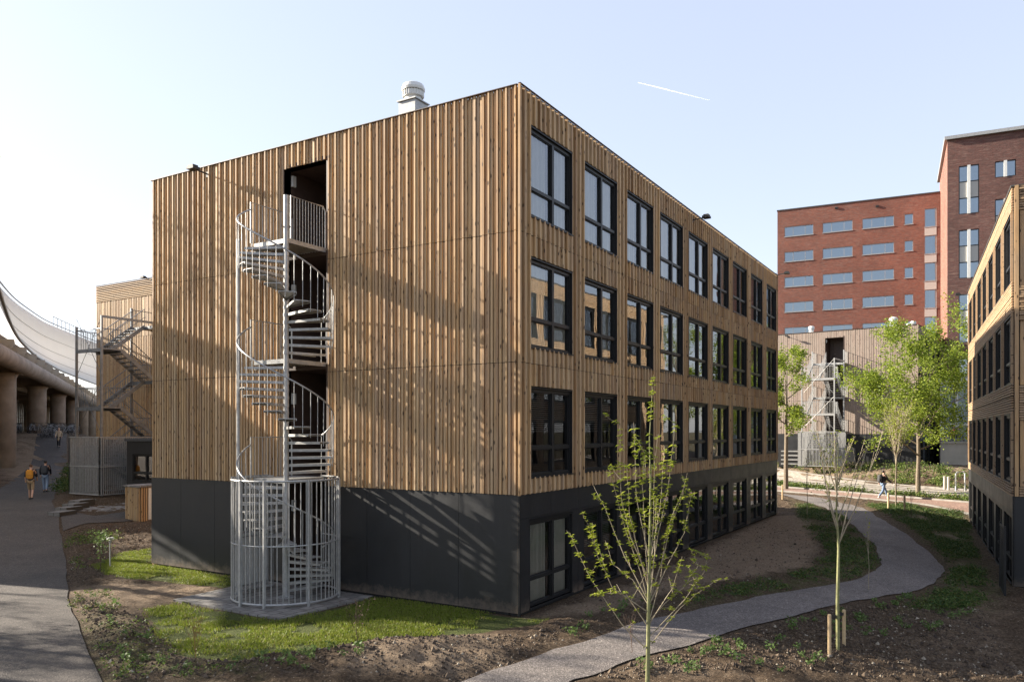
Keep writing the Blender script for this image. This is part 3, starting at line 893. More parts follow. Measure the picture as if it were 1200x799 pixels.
dogleg('pale galvanised zigzag staircase on the greyish timber block across the road', (59.6+px_*ca-py_*sa, -4.1+px_*sa+py_*ca, FZ-0.05), FARROT, M['galv'])

# annex and slatted store by the left stair
an = thing('annex', 'low dark grey flat roofed annex beside the barred cage on the left', 'annex', (8.5, 23.2, 0.6))
m = MB(); holes_boxes(m, 0, 4.7, 0, 3.1, 0, 0.2, [(0.5, 2.4, 1.1, 2.5), (2.9, 4.2, 1.1, 2.5)])
w = m.build('wall', M['panel'], an, (0, 4.7, 0), -PI/2)
MB().box(0.25, 4.0, 0, 0.2, 0, 3.1).build('wall', M['panel'], an); MB().box(0.25, 4.0, 4.5, 4.7, 0, 3.1).build('wall', M['panel'], an)
MB().box(-0.08, 4.05, -0.08, 4.78, 3.1, 3.22).build('roof', M['roof'], an)
for (x, ww) in ((0.5, 1.9), (2.9, 1.3)): put_window(w, x, 1.1, ww, 1.4, None)
MB().box(1.5, 1.6, 0.3, 4.4, 0, 3).build('partition', M['inner_dark'], an)
st = thing('bin_store', 'small waist high store with upright timber slats and grey lid by the block corner', 'store', (5.2, 21.8, 0.30))
m = MB()
for k in range(26): m.box(0.03+k*0.105, 0.09+k*0.105, -0.02, 0.02, 0.04, 1.5)
m.build('slat_front', M['wood'], st)
m = MB()
for k in range(10): m.box(-0.02, 0.02, 0.05+k*0.105, 0.11+k*0.105, 0.04, 1.5)
m.build('slat_side', M['wood'], st)
MB().box(0.03, 2.75, 0.03, 1.1, 0.02, 1.45).build('liner', M['membrane'], st)
MB().box(-0.06, 2.8, -0.06, 1.2, 1.5, 1.57).build('lid', M['paver'], st)
MB().box(0.35, 0.55, -0.03, -0.021, 0.1, 1.45).build('notice_board', M['white_metal'], st)

# ------------------------------------------------------------------ brick buildings
def brick_block():
    # local x from the tower junction leftwards is -x ; outwards -y
    J = cw(45.6, 83.8)
    d = (-0.9, 0.4366)                      # camera-plan direction of the face, going left
    wd = (d[0]*CR[0]+d[1]*CF[0], d[0]*CR[1]+d[1]*CF[1])
    ang = math.atan2(-wd[1], -wd[0])        # local +x = towards the right
    t = thing('brick_building', 'lower red brick apartment block with rows of strip windows behind the trees', 'building', (J[0], J[1], 0.5), ang)
    W = 19.6; Ht = 29.1
    # visible windows, positions from the left end x=-W
    def xa(px):   # photo x -> local x on the face
        r_ = (px-600)/F
        # J + s*d : X=45.6-.9s, Y=83.8+.4366s
        s = (45.6-r_*83.8)/(0.9+r_*0.4366)
        return -s
    W = -xa(911)
    def za(px, py):
        s = -xa(px); Y = 83.8+0.4366*s
        return CAM[2]+(505-py)*Y/F-0.5
    cols = [(919.3, 953), (964, 999), (1010.6, 1047.6), (1060, 1070)]
    rows = [(262.5, 273), None]
    holes = []
    z_top = za(936, 264.5); zh = 1.12; st_ = 3.02
    zc = za(936, 264.5)-zh
    sp = (za(936, 268)-za(936, 357))/3.0
    for k in range(9):
        for ci, (a, b) in enumerate(cols):
            z = zc-k*sp
            if z < 1: continue
            holes.append((xa(a), xa(b), z, z+zh, 'strip' if ci < 3 else 'square'))
    tall = []
    for k in range(9):
        z = zc-0.5-k*sp
        if z < 1: continue
        tall.append((xa(1083.5), xa(1097.5), z, z+sp-0.95, 'tall'))
    holes += tall
    m = MB(); holes_boxes(m, -W, 0.0, 0, Ht, 0.0, 0.35, [h[:4] for h in holes]); m.box(-W, -W+0.35, 0.35, 14, 0, Ht)
    m.box(-W, 0, 13.7, 14, 0, Ht)
    m.build('wall', M['brick'], t)
    MB().box(-W-0.06, 0, -0.06, 14.1, Ht, Ht+0.12).build('roof', M['roof'], t)
    spm = flat('beige spandrel', (0.46, 0.44, 0.41), 0.7, var=0.04)
    for k in range(9):
        z = zc-0.5-k*sp
        if z > 1: MB().box(xa(1083.5), xa(1097.5), -0.02, 0.0, z-0.93, z-0.02).build('spandrel_panel', spm, t)
    MB().box(-W+0.4, -0.1, 2.5, 2.6, 0, Ht-0.2).build('partition', M['inner'], t)
    rg = random.Random(4)
    for (a, b, c, d_, kind) in holes:
        f = MB(); w = b-a; h = d_-c; tt = 0.05
        f.box(0, w, 0.06, 0.16, 0, tt); f.box(0, w, 0.06, 0.16, h-tt, h); f.box(0, tt, 0.06, 0.16, tt, h-tt); f.box(w-tt, w, 0.06, 0.16, tt, h-tt)
        splits = {'strip': (0.3, 0.72), 'square': (), 'tall': ()}[kind]
        for s in splits: f.box(w*s-0.025, w*s+0.025, 0.06, 0.16, tt, h-tt)
        f.box(-0.06, w+0.06, -0.05, 0.06, -0.07, 0)
        o = f.build('window', M['galv'], t, (a, 0, c))
        MB().quad((tt, 0.12, tt), (w-tt, 0.12, tt), (w-tt, 0.12, h-tt), (tt, 0.12, h-tt)).build('pane', M['glass_blue'], o)
        if kind != 'square' and rg.random() < 0.85:
            c0 = rg.choice((0.0, 0.0, 0.3)); c1 = rg.choice((1.0, 0.72, 1.0))
            MB().box(w*c0+0.05, w*c1-0.05, 0.2, 0.22, 0.02, h*1.0-0.02).build('curtain', M['curtain'], o)
    m = MB()
    for (px, py) in ((980, 234), (1028, 232)): 
        z = za(px, py+11); m.box(xa(px)-0.15, xa(px)+0.15, -0.1, 0.0, z, z+0.2)
    m.build('vent_grille', M['black'], t)
    return ang
bang = brick_block()

def brick_tower():
    Cn = cw(40.4, 73.0)
    t = thing('brick_tower', 'tall dark brick tower with paired windows and a white mullion, upper right', 'building', (Cn[0], Cn[1], 0.5), bang)
    def xa(px):
        r_ = (px-600)/F
        # corner + s*(0.9,-0.4366)
        return (r_*73.0-40.4)/(0.9+r_*0.4366)
    def za(px, py):
        Y = 73.0-0.4366*xa(px)
        return CAM[2]+(505-py)*Y/F-0.5
    Wd = 9.6; Ht = za(1110.6, 164.5)
    u1 = (xa(1123.6), xa(1147.5)); u2 = (xa(1166), xa(1190))
    ztop = za(1124, 195); unit = za(1124, 195)-za(1124, 251.5); pitch = za(1124, 195)-za(1124, 270)
    wn = []
    per = u2[0]-u1[0]
    for c in range(2):
        a = u1[0]+c*per; b = a+(u1[1]-u1[0])
        if c % 2 == 1:
            wn.append((a, b, ztop-unit*0.33, ztop)); off = -unit*0.33-0.0-(pitch-unit)-0.5
        else:
            off = 0
        z = ztop+off
        while z-unit > 1: wn.append((a, b, z-unit, z)); z -= pitch
    m = MB(); holes_boxes(m, 0, Wd, 0, Ht, 0, 0.35, wn); m.build('wall', M['brick_dark'], t)
    m = MB(); m.box(0.0, 0.35, 0.35, 13.5, 0, Ht); m.box(Wd-0.35, Wd, 0.35, 13.5, 0, Ht); m.box(0.35, Wd-0.35, 13.2, 13.5, 0, Ht)
    m.build('wall', M['brick'], t)
    MB().box(-0.25, Wd, -0.25, 13.8, Ht, Ht+0.3).build('roof', M['galv'], t)
    MB().box(0.5, Wd-0.5, 2.4, 2.5, 0, Ht-0.2).build('partition', M['inner'], t)
    pm = flat('light grey infill panel', (0.42, 0.42, 0.40), 0.6, var=0.04)
    for (a, b, c, d_) in wn:
        w = b-a; h = d_-c; f = MB(); tt = 0.07
        f.box(0, w, 0.06, 0.16, 0, tt); f.box(0, w, 0.06, 0.16, h-tt, h); f.box(0, tt, 0.06, 0.16, tt, h-tt); f.box(w-tt, w, 0.06, 0.16, tt, h-tt)
        if h > 3:
            f.box(tt, w-tt, 0.06, 0.16, h*0.33-0.04, h*0.33+0.04); f.box(tt, w-tt, 0.06, 0.16, h*0.67-0.04, h*0.67+0.04)
        o = f.build('window', M['frame'], t, (a, 0, c))
        MB().box(w/2-0.12, w/2+0.12, -0.06, 0.17, 0, h).build('mullion', M['white_metal'], o)
        g = MB()
        if h > 3:
            g.quad((tt, 0.12, tt), (w-tt, 0.12, tt), (w-tt, 0.12, h*0.33-0.04), (tt, 0.12, h*0.33-0.04))
            MB().quad((tt, 0.12, h*0.67+0.04), (w-tt, 0.12, h*0.67+0.04), (w-tt, 0.12, h-tt), (tt, 0.12, h-tt)).build('pane', M['glass_blue'], o)
            MB().box(tt, w-tt, 0.08, 0.14, h*0.33+0.04, h*0.67-0.04).build('infill_panel', pm, o)
        else: g.quad((tt, 0.12, tt), (w-tt, 0.12, tt), (w-tt, 0.12, h-tt), (tt, 0.12, h-tt))
        g.build('pane', M['glass_blue'], o)
        MB().box(0.06, w-0.06, 0.4, 0.42, 0.05, h-0.05).build('curtain', M['curtain'], o)
brick_tower()

# ------------------------------------------------------------------ terrain, paths, lawns
def resample(pts, n):
    p = np.array(pts, float); d = np.r_[0, np.cumsum(np.hypot(*(p[1:, :2]-p[:-1, :2]).T))]
    t = np.linspace(0, d[-1], n)
    # smooth (Catmull style through cubic of linear + averaging)
    q = np.c_[np.interp(t, d, p[:, 0]), np.interp(t, d, p[:, 1])]
    for _ in range(int(n/12)):
        q[1:-1] = 0.25*q[:-2]+0.5*q[1:-1]+0.25*q[2:]
    return q

up = [(540, 799), (560, 788), (641, 767), (696, 746), (754, 728), (800, 719), (867, 703), (933, 692), (987, 685), (1022, 674), (1033, 661), (1025, 639), (1005, 620), (987, 603), (960, 592), (912, 578)]
lo = [(640, 812), (664, 799), (712, 783), (787, 760), (850, 743), (900, 727), (967, 713), (1033, 700), (1085, 689), (1108, 675), (1101, 658), (1080, 640), (1053, 620), (1030, 606), (1008, 594), (960, 583)]
U = resample([gp(*p) for p in up], 110); L_ = resample([gp(*p) for p in lo], 110)
# run on out of the frame towards the camera side
def runon(q, n=12):
    d = q[0]-q[3]; d /= np.linalg.norm(d)
    return np.vstack([[q[0]+d*0.5*k for k in range(n, 0, -1)], q])
U = runon(U); L_ = runon(L_)

def strip_obj(name, A, B, mat, lift=0.012, cross=8):
    n = len(A); mb = MB()
    for i in range(n):
        for k in range(cross+1):
            f = k/cross; x = A[i][0]*(1-f)+B[i][0]*f; y = A[i][1]*(1-f)+B[i][1]*f
            mb.v.append((x, y, fbase(x, y)+lift))
    for i in range(n-1):
        for k in range(cross):
            a = i*(cross+1)+k
            mb.f.append((a, a+1, a+cross+2, a+cross+1)); mb.m.append(0)
    return struct(mb.build(name, mat))
def wobble(q, s):
    x = q.copy(); k = np.arange(len(q))*0.45
    x[:, 0] += (vn(k, k*0+s, 3)-0.5)*0.16+(vn(k*3, k*0+s, 4)-0.5)*0.07; x[:, 1] += (vn(k, k*0+s+9, 3)-0.5)*0.16+(vn(k*3, k*0+s+9, 4)-0.5)*0.07
    return x
U = wobble(U, 1); L_ = wobble(L_, 2)
strip_obj('path', U, L_, M['path'])
path_poly = [tuple(p) for p in U]+[tuple(p) for p in L_[::-1]]

Rr = [(80, 527), (77, 545), (68, 565), (62, 582), (66, 600), (74, 612), (72, 638), (79, 686), (90, 727), (102, 763), (126, 799)]
Ll = [(50, 527), (38, 545), (18, 560), (-5, 575), (-40, 592), (-90, 612), (-170, 640), (-230, 686), (-300, 727), (-380, 763), (-480, 799)]
Rw = resample([gp(*p) for p in Rr], 90); Lw = resample([gp(*p) for p in Ll], 90)
Rw = runon(Rw[::-1])[::-1]; Lw = runon(Lw[::-1])[::-1]
Rw = wobble(Rw, 5)
strip_obj('asphalt_path', Lw, Rw, M['asphalt'])
left_poly = [tuple(p) for p in Lw]+[tuple(p) for p in Rw[::-1]]
# side branch towards the rear block
A = resample([gp(70, 596), gp(110, 605), gp(150, 599), gp(185, 590)], 20); B = resample([gp(74, 622), gp(100, 613), gp(150, 611), gp(200, 604)], 20)
strip_obj('side_path', A, B, M['asphalt'], 0.016, 3)
side_poly = [tuple(p) for p in A]+[tuple(p) for p in B[::-1]]

rdir = np.array([0.53, 0.848]); rn = np.array([0.848, -0.53]); rc0 = np.array([39.6, -2.2])
def lane(name, o0, o1, mat, s0=-60, s1=60, lift=0.012):
    ss = np.linspace(s0, s1, 60)
    A = [rc0+rdir*s+rn*o0 for s in ss]; B = [rc0+rdir*s+rn*o1 for s in ss]
    strip_obj(name, A, B, mat, lift, 6)
    return [tuple(A[0]), tuple(A[-1]), tuple(B[-1]), tuple(B[0])]
red_poly = lane('cycle_path', -1.6, 1.5, M['redpath'], lift=0.022)
road_poly = lane('road', 3.6, 10.8, M['road'])
def kerb(o, name='kerb'):
    mb = MB(); ss = np.linspace(-60, 60, 61)
    for i in range(60):
        a = rc0+rdir*ss[i]+rn*o; b = rc0+rdir*ss[i+1]+rn*o
        za_, zb_ = fbase(*a), fbase(*b)
        mb.bar((a[0], a[1], za_+0.04), (b[0], b[1], zb_+0.04), 0.12, 0.14)
    return struct(mb.build(name, M['kerb']))
for o_ in (5.6, 7.6, 9.2): lane('paving_shadow_band', o_, o_+0.35, M['asphalt'], lift=0.02)  # dark bands draw both paving stripes and shadow lines on the road
kerb(1.6); kerb(3.5); kerb(10.9); kerb(-1.7)

lawnA = [(232, 706), (170, 713), (188, 742), (217, 768), (275, 774), (325, 768), (404, 760), (443, 755), (500, 747), (567, 740), (633, 730), (640, 724)]
LA = [gp(*p)[:2] for p in lawnA]+[(-0.1, -0.25), (-0.12, 4.1), (-2.9, 4.25), (-3.15, 4.4), (-3.15, 8.0)]
lawnB = [(129, 653), (150, 646), (179, 643)]
LB = [gp(*p)[:2] for p in lawnB]+[(0.0, 13.6), (-0.12, 13.5), (-0.12, 8.6)]+[gp(*p)[:2] for p in [(262, 688), (200, 681), (150, 678), (120, 669), (112, 660)]]
def dens(poly, step=0.3):
    out = []; rg = random.Random(7)
    for i in range(len(poly)):
        a = np.array(poly[i]); b = np.array(poly[(i+1) % len(poly)]); n = max(1, int(np.linalg.norm(b-a)/step))
        for k in range(n):
            q = a+(b-a)*k/n
            out.append((q[0]+rg.uniform(-.05, .05), q[1]+rg.uniform(-.05, .05)))
    return out
def fillpoly(name, poly, mat, lift):
    bm = bmesh.new(); vs = [bm.verts.new((p[0], p[1], fbase(*p)+lift)) for p in poly]
    es = [bm.edges.new((vs[i], vs[(i+1) % len(vs)])) for i in range(len(vs))]
    bmesh.ops.triangle_fill(bm, use_beauty=True, use_dissolve=False, edges=es)
    for f in bm.faces:
        if f.normal.z < 0: f.normal_flip()
    me = bpy.data.meshes.new(name); bm.to_mesh(me); bm.free(); me.materials.append(mat)
    return struct(link(name, me))
def blades(name, polys, density, label):
    rg = np.random.RandomState(3); V = []; 
    for poly in polys:
        p = np.array(poly); x0, y0 = p.min(0); x1, y1 = p.max(0)
        n = int((x1-x0)*(y1-y0)*density)
        x = rg.uniform(x0, x1, n); y = rg.uniform(y0, y1, n)
        pdn = pdist(x, y, poly); k = (pdn+rg.normal(0, 0.16, n)+(vn(x*1.7, y*1.7, 8)-0.5)*0.5 < 0) & (vn(x*0.9, y*0.9, 5)*0.55+vn(x*3.7, y*3.7, 6)*0.45+rg.uniform(-.15, .15, n)-0.25*np.clip(pdn+0.6, 0, 1) > 0.38)
        V.append(np.c_[x[k], y[k]])
    V = np.vstack(V); n = len(V); a = rg.uniform(0, 2*PI, n); h = rg.uniform(0.02, 0.06, n); w = rg.uniform(0.006, 0.012, n)
    z = base(V[:, 0], V[:, 1])
    dx, dy = np.cos(a), np.sin(a); lx = rg.uniform(-.03, .03, n); ly = rg.uniform(-.03, .03, n)
    P = np.zeros((n, 3, 3))
    P[:, 0] = np.c_[V[:, 0]-dx*w, V[:, 1]-dy*w, z]; P[:, 1] = np.c_[V[:, 0]+dx*w, V[:, 1]+dy*w, z]; P[:, 2] = np.c_[V[:, 0]+lx, V[:, 1]+ly, z+h]
    me = bpy.data.meshes.new(name); me.from_pydata(P.reshape(-1, 3).tolist(), [], [(3*i, 3*i+1, 3*i+2) for i in range(n)])
    me.materials.append(M['blade']); o = link(name, me)
    tag(o, label, 'grass', kind='stuff')
blades('grass', [LA, LB], 2600, 'short green grass of the lawn patches around the spiral staircase')

bldg = [[(-0.05, -0.05), (25.8, -0.05), (25.8, 13.5), (-0.05, 13.5)]]
MOUNDS = [(gp(px, py), h, r) for (px, py, h, r) in ((500, 768, 0.17, 1.3), (430, 778, 0.12, 1.2), (330, 790, 0.10, 1.1), (150, 740, 0.08, 1.2), (120, 640, 0.08, 1.3))]
def ground_height(x, y):
    """terrain surface with the dug soil relief"""
    x = np.asarray(x, float); y = np.asarray(y, float)
    z = base(x, y); d = np.full(x.shape, 1e9)
    near = (np.abs(x-25) < 70) & (np.abs(y-10) < 90)
    for poly in [path_poly, left_poly, side_poly, red_poly, road_poly, LA, LB, padpoly]+bldg:
        dd = np.full(x.shape, 1e9); dd[near] = pdist(x[near], y[near], poly); d = np.minimum(d, dd)
    amp = smooth(d, 0.05, 0.6)
    n = (vn(x*0.7, y*0.7, 1)-0.35)*0.07+(vn(x*2.3, y*2.3, 2)-0.5)*0.08+(vn(x*5.9, y*5.9, 3)-0.4)*0.09+(vn(x*11, y*11, 4)-0.5)*0.04
    z = z+amp*n*near+np.where(near, -0.015+0.045*smooth(d, 0.0, 0.3), -0.05)
    for g, h, r in MOUNDS: z = z+h*np.exp(-((x-g[0])**2+(y-g[1])**2)/(r*r))*amp
    return z, near
def terrain():
    def axis(lo, hi, step, far):
        c = list(np.arange(lo, hi+1e-6, step)); s = step; x = c[-1]
        while x < far: s *= 1.13; x += s; c.append(x)
        s = step; x = c[0]; pre = []
        while x > -far: s *= 1.13; x -= s; pre.append(x)
        return np.array(pre[::-1]+c)
    xs = axis(-13, 42, 0.125, 2500); ys = axis(-11.5, 30, 0.125, 2500)
    X, Y = np.meshgrid(xs, ys); x = X.ravel(); y = Y.ravel()
    z, near = ground_height(x, y)
    lawn = np.zeros(x.shape)
    for q in (LA, LB):
        dd = np.full(x.shape, 9.0); dd[near] = pdist(x[near], y[near], q); lawn = np.maximum(lawn, 1-smooth(dd, -0.35, 0.35))
    dry = np.zeros(x.shape); green = np.zeros(x.shape)
    def zone(arr, poly, val, soft=0.6):
        q = [gp(*p)[:2] for p in poly]
        dd = np.full(x.shape, 1e9); dd[near] = pdist(x[near], y[near], q)
        np.maximum(arr, val*(1-smooth(dd, -soft, soft)), out=arr)
    zone(dry, [(640, 722), (760, 680), (906, 604), (950, 606), (960, 640), (950, 665), (860, 682), (780, 700), (700, 722)], 0.85)
    zone(dry, [(395, 770), (470, 748), (560, 742), (610, 755), (600, 775), (520, 799), (400, 799)], 0.75)
    zone(dry, [(85, 690), (200, 683), (265, 690), (230, 704), (170, 708), (100, 712)], 0.8)
    zone(dry, [(60, 520), (80, 540), (30, 560), (0, 570), (0, 520)], 0.8, 2)
    zone(dry, [(1060, 600), (1135, 598), (1140, 640), (1100, 640)], 0.6)
    zone(dry, [(1120, 640), (1200, 720), (1200, 799), (1050, 799), (1090, 740)], 0.42, 1.0)
    zone(dry, [(905, 546), (1140, 546), (1140, 566), (905, 562)], 0.7, 1.5)
    zone(dry, [(660, 799), (800, 770), (880, 799)], 0.55)
    zone(green, [(90, 730), (130, 715), (200, 760), (300, 790), (300, 799), (130, 799)], 0.5)
    zone(green, [(930, 585), (1030, 640), (1035, 670), (960, 685), (800, 712), (800, 702), (950, 672), (975, 650), (940, 610)], 0.7)
    zone(green, [(1020, 592), (1130, 600), (1138, 640), (1170, 690), (1150, 720), (1060, 720), (1100, 690), (1118, 668), (1090, 640)], 0.75)
    green = np.where(near, green, 0.5)
    nx, ny = len(xs), len(ys)
    idx = np.arange(nx*ny).reshape(ny, nx)
    f = np.stack([idx[:-1, :-1], idx[:-1, 1:], idx[1:, 1:], idx[1:, :-1]], -1).reshape(-1, 4)
    me = bpy.data.meshes.new('ground'); me.from_pydata(np.c_[x, y, z].tolist(), [], f.tolist())
    for nm, arr in (('dry', dry), ('green', green), ('lawn', lawn)):
        at = me.attributes.new(nm, 'FLOAT', 'POINT'); at.data.foreach_set('value', arr.astype(np.float32))
    me.polygons.foreach_set('use_smooth', [True]*len(me.polygons))
    me.materials.append(M['soil']); o = link('ground', me); struct(o)
terrain()

# ------------------------------------------------------------------ vegetation
def rvec(rg): 
    v = Vector((rg.gauss(0, 1), rg.gauss(0, 1), rg.gauss(0, 1))); return v.normalized()
def leaf_mesh(name, pts, size, rg, mat, aspect=0.6, droop=0.0, orient=None):
    """two-triangle bent leaves at pts"""
    v = []; f = []
    for p in pts:
        s = size*rg.uniform(0.6, 1.3)
        d = rvec(rg); d.z = d.z*0.6-droop; d.normalize()
        n = rvec(rg); sd = d.cross(n)
        if sd.length < 1e-3: continue
        sd.normalize(); up = sd.cross(d)
        a = Vector(p); b = a+d*s*0.5+sd*s*aspect*0.5+up*s*0.08; c = a+d*s; e = a+d*s*0.5-sd*s*aspect*0.5+up*s*0.08
        k = len(v); v += [tuple(a), tuple(b), tuple(c), tuple(e)]; f += [(k, k+1, k+2, k+3)]
    me = bpy.data.meshes.new(name); me.from_pydata(v, [], f); me.materials.append(mat)
    return me

def grow(mb, p, d, L, r, lvl, rg, tips, maxl, nch=(3, 5), up=0.25, seg=5, spread=0.7, ratio=0.62):
    pts = [Vector(p)]; rad = [r]; dd = Vector(d).normalized()
    for i in range(seg):
        dd = (dd+rvec(rg)*0.12+Vector((0, 0, up*0.25))).normalized()
        pts.append(pts[-1]+dd*L/seg); rad.append(r*(1-0.75*(i+1)/seg) if lvl else r*(1-0.55*(i+1)/seg))
    mb.tube(pts, rad, 8 if lvl == 0 else (5 if lvl == 1 else 4), cap=False)
    if lvl >= 1:
        for i in range(1, len(pts)): tips.append((pts[i], lvl, dd))
    if lvl < maxl:
        for k in range(rg.randint(*nch)+ (3 if lvl == 0 else 0)):
            t = rg.uniform(0.3, 1.0) if lvl else rg.uniform(0.38, 1.0)
            i = min(int(t*seg), seg-1); q = pts[i].lerp(pts[i+1], t*seg-i)
            side = rvec(rg); side -= dd*side.dot(dd); side.normalize()
            nd = (dd*(1-spread*0.6)+side*spread+Vector((0, 0, up))).normalized()
            grow(mb, q, nd, L*ratio*rg.uniform(0.75, 1.15), rad[i]*0.55, lvl+1, rg, tips, maxl, nch, up, max(3, seg-1), spread, ratio)

def tree(label, loc, h, seed, leafmat_, nleaf, lsize, trunk_frac=0.35, crown=(1, 1, 1), bark=None, group=None, name='street_tree', maxl=3, nch=(4, 6), clump=0.35, spread=0.8, ratio=0.55):
    rg = random.Random(seed); t = thing(name, label, 'tree', loc, rg.uniform(0, 6), group)
    mb = MB(); tips = []
    th = h*trunk_frac
    r0 = h*0.016
    pts = [(0, 0, -0.1), (0.02, 0, th*0.5), (0.0, 0.03, th), (0.05, 0, h*0.6), (0.0, 0.0, h*0.82), (0, 0, h*0.97)]
    mb.tube(pts, [r0*1.25, r0, r0*0.85, r0*0.6, r0*0.3, r0*0.1], 9)
    nb = nch[1]*4
    for k in range(nb):
        f = (k+0.5)/nb; z = th+(h*0.95-th)*f
        a = k*2.4+rg.uniform(-.4, .4)
        prof = math.sin(PI*min(1, 0.25+0.75*(1-f)))*0.9+0.15 if f > 0.25 else 0.8+f
        L = h*0.30*crown[0]*prof*rg.uniform(0.75, 1.2)
        grow(mb, (0, 0, z), (math.cos(a), math.sin(a), 0.35+0.5*f), L, r0*0.45*(1-0.6*f), 1, rg, tips, maxl, nch, 0.22, 4, spread, ratio)
    mb.build('trunk', bark or M['bark'], t)
    good = [q for q in tips if q[1] >= 2] or tips
    pts = []
    for _ in range(nleaf):
        q = rg.choice(good)[0]; pts.append(q+Vector((rg.gauss(0, 1), rg.gauss(0, 1), rg.gauss(0, 1)))*clump*0.5)
    link('crown', leaf_mesh('crown', pts, lsize, rg, leafmat_), t)
    return t

def at_depth(px, Y):
    w = cw((px-600)/F*Y, Y); return (w[0], w[1], fbase(*w))
tree('broad leafy tree with bright green crown beside the road, right of the zigzag stair', at_depth(1076, 50.5), 8.5, 11, M['leaf_tree'], 25000, 0.15, 0.29, (1.5, 1, 1), maxl=3, nch=(3, 4), clump=0.42)
tree('slim green tree just past the far end of the big timber block', at_depth(921, 57), 9.4, 5, M['leaf_tree'], 6500, 0.17, 0.38, (0.62, 1, 1), maxl=3, nch=(3, 3), clump=0.35)
# trees the glass mirrors and unseen ones added out of the frame to shade the ground from the left
for i, (x, y, h, n) in enumerate(((39, -13.5, 9.5, 9000), (46, -17, 11, 9000), (37, -21, 10, 8000), (54, -15, 11.5, 9000))):
    tree('green tree beyond the right hand block, mirrored in the windows of the big one', (x, y, fbase(x, y)), h, 40+i, M['leaf_tree'], n, 0.17, 0.3, (0.95, 1, 1), maxl=3, nch=(3, 4), group='trees mirrored in the glass')
for i, (X, Y, h, n) in enumerate(((-21.0, 24.0, 14.5, 5200), (-27.0, 30.0, 14.0, 3200), (-20.0, 18.5, 7.5, 1200), (-20.5, 17.0, 13.5, 5200), (-30.5, 21.5, 10.0, 4200), (-34, 27, 10, 3000), (-26.5, 20.0, 8.5, 3200), (-25, 16, 8.5, 1500))):
    w = cw(X, Y)
    tree('thinly leaved unseen tree added left of the view to shade the ground', (w[0], w[1], fbase(*w)), h, 60+i, M['leaf_spring'], n, 0.14, 0.3, (0.9, 1, 1), maxl=3, nch=(3, 3), group='unseen trees added for shade')

def px3(px, py, Y):
    w = cw((px-600)/F*Y, Y); return Vector((w[0], w[1], CAM[2]+(505-py)*Y/F))

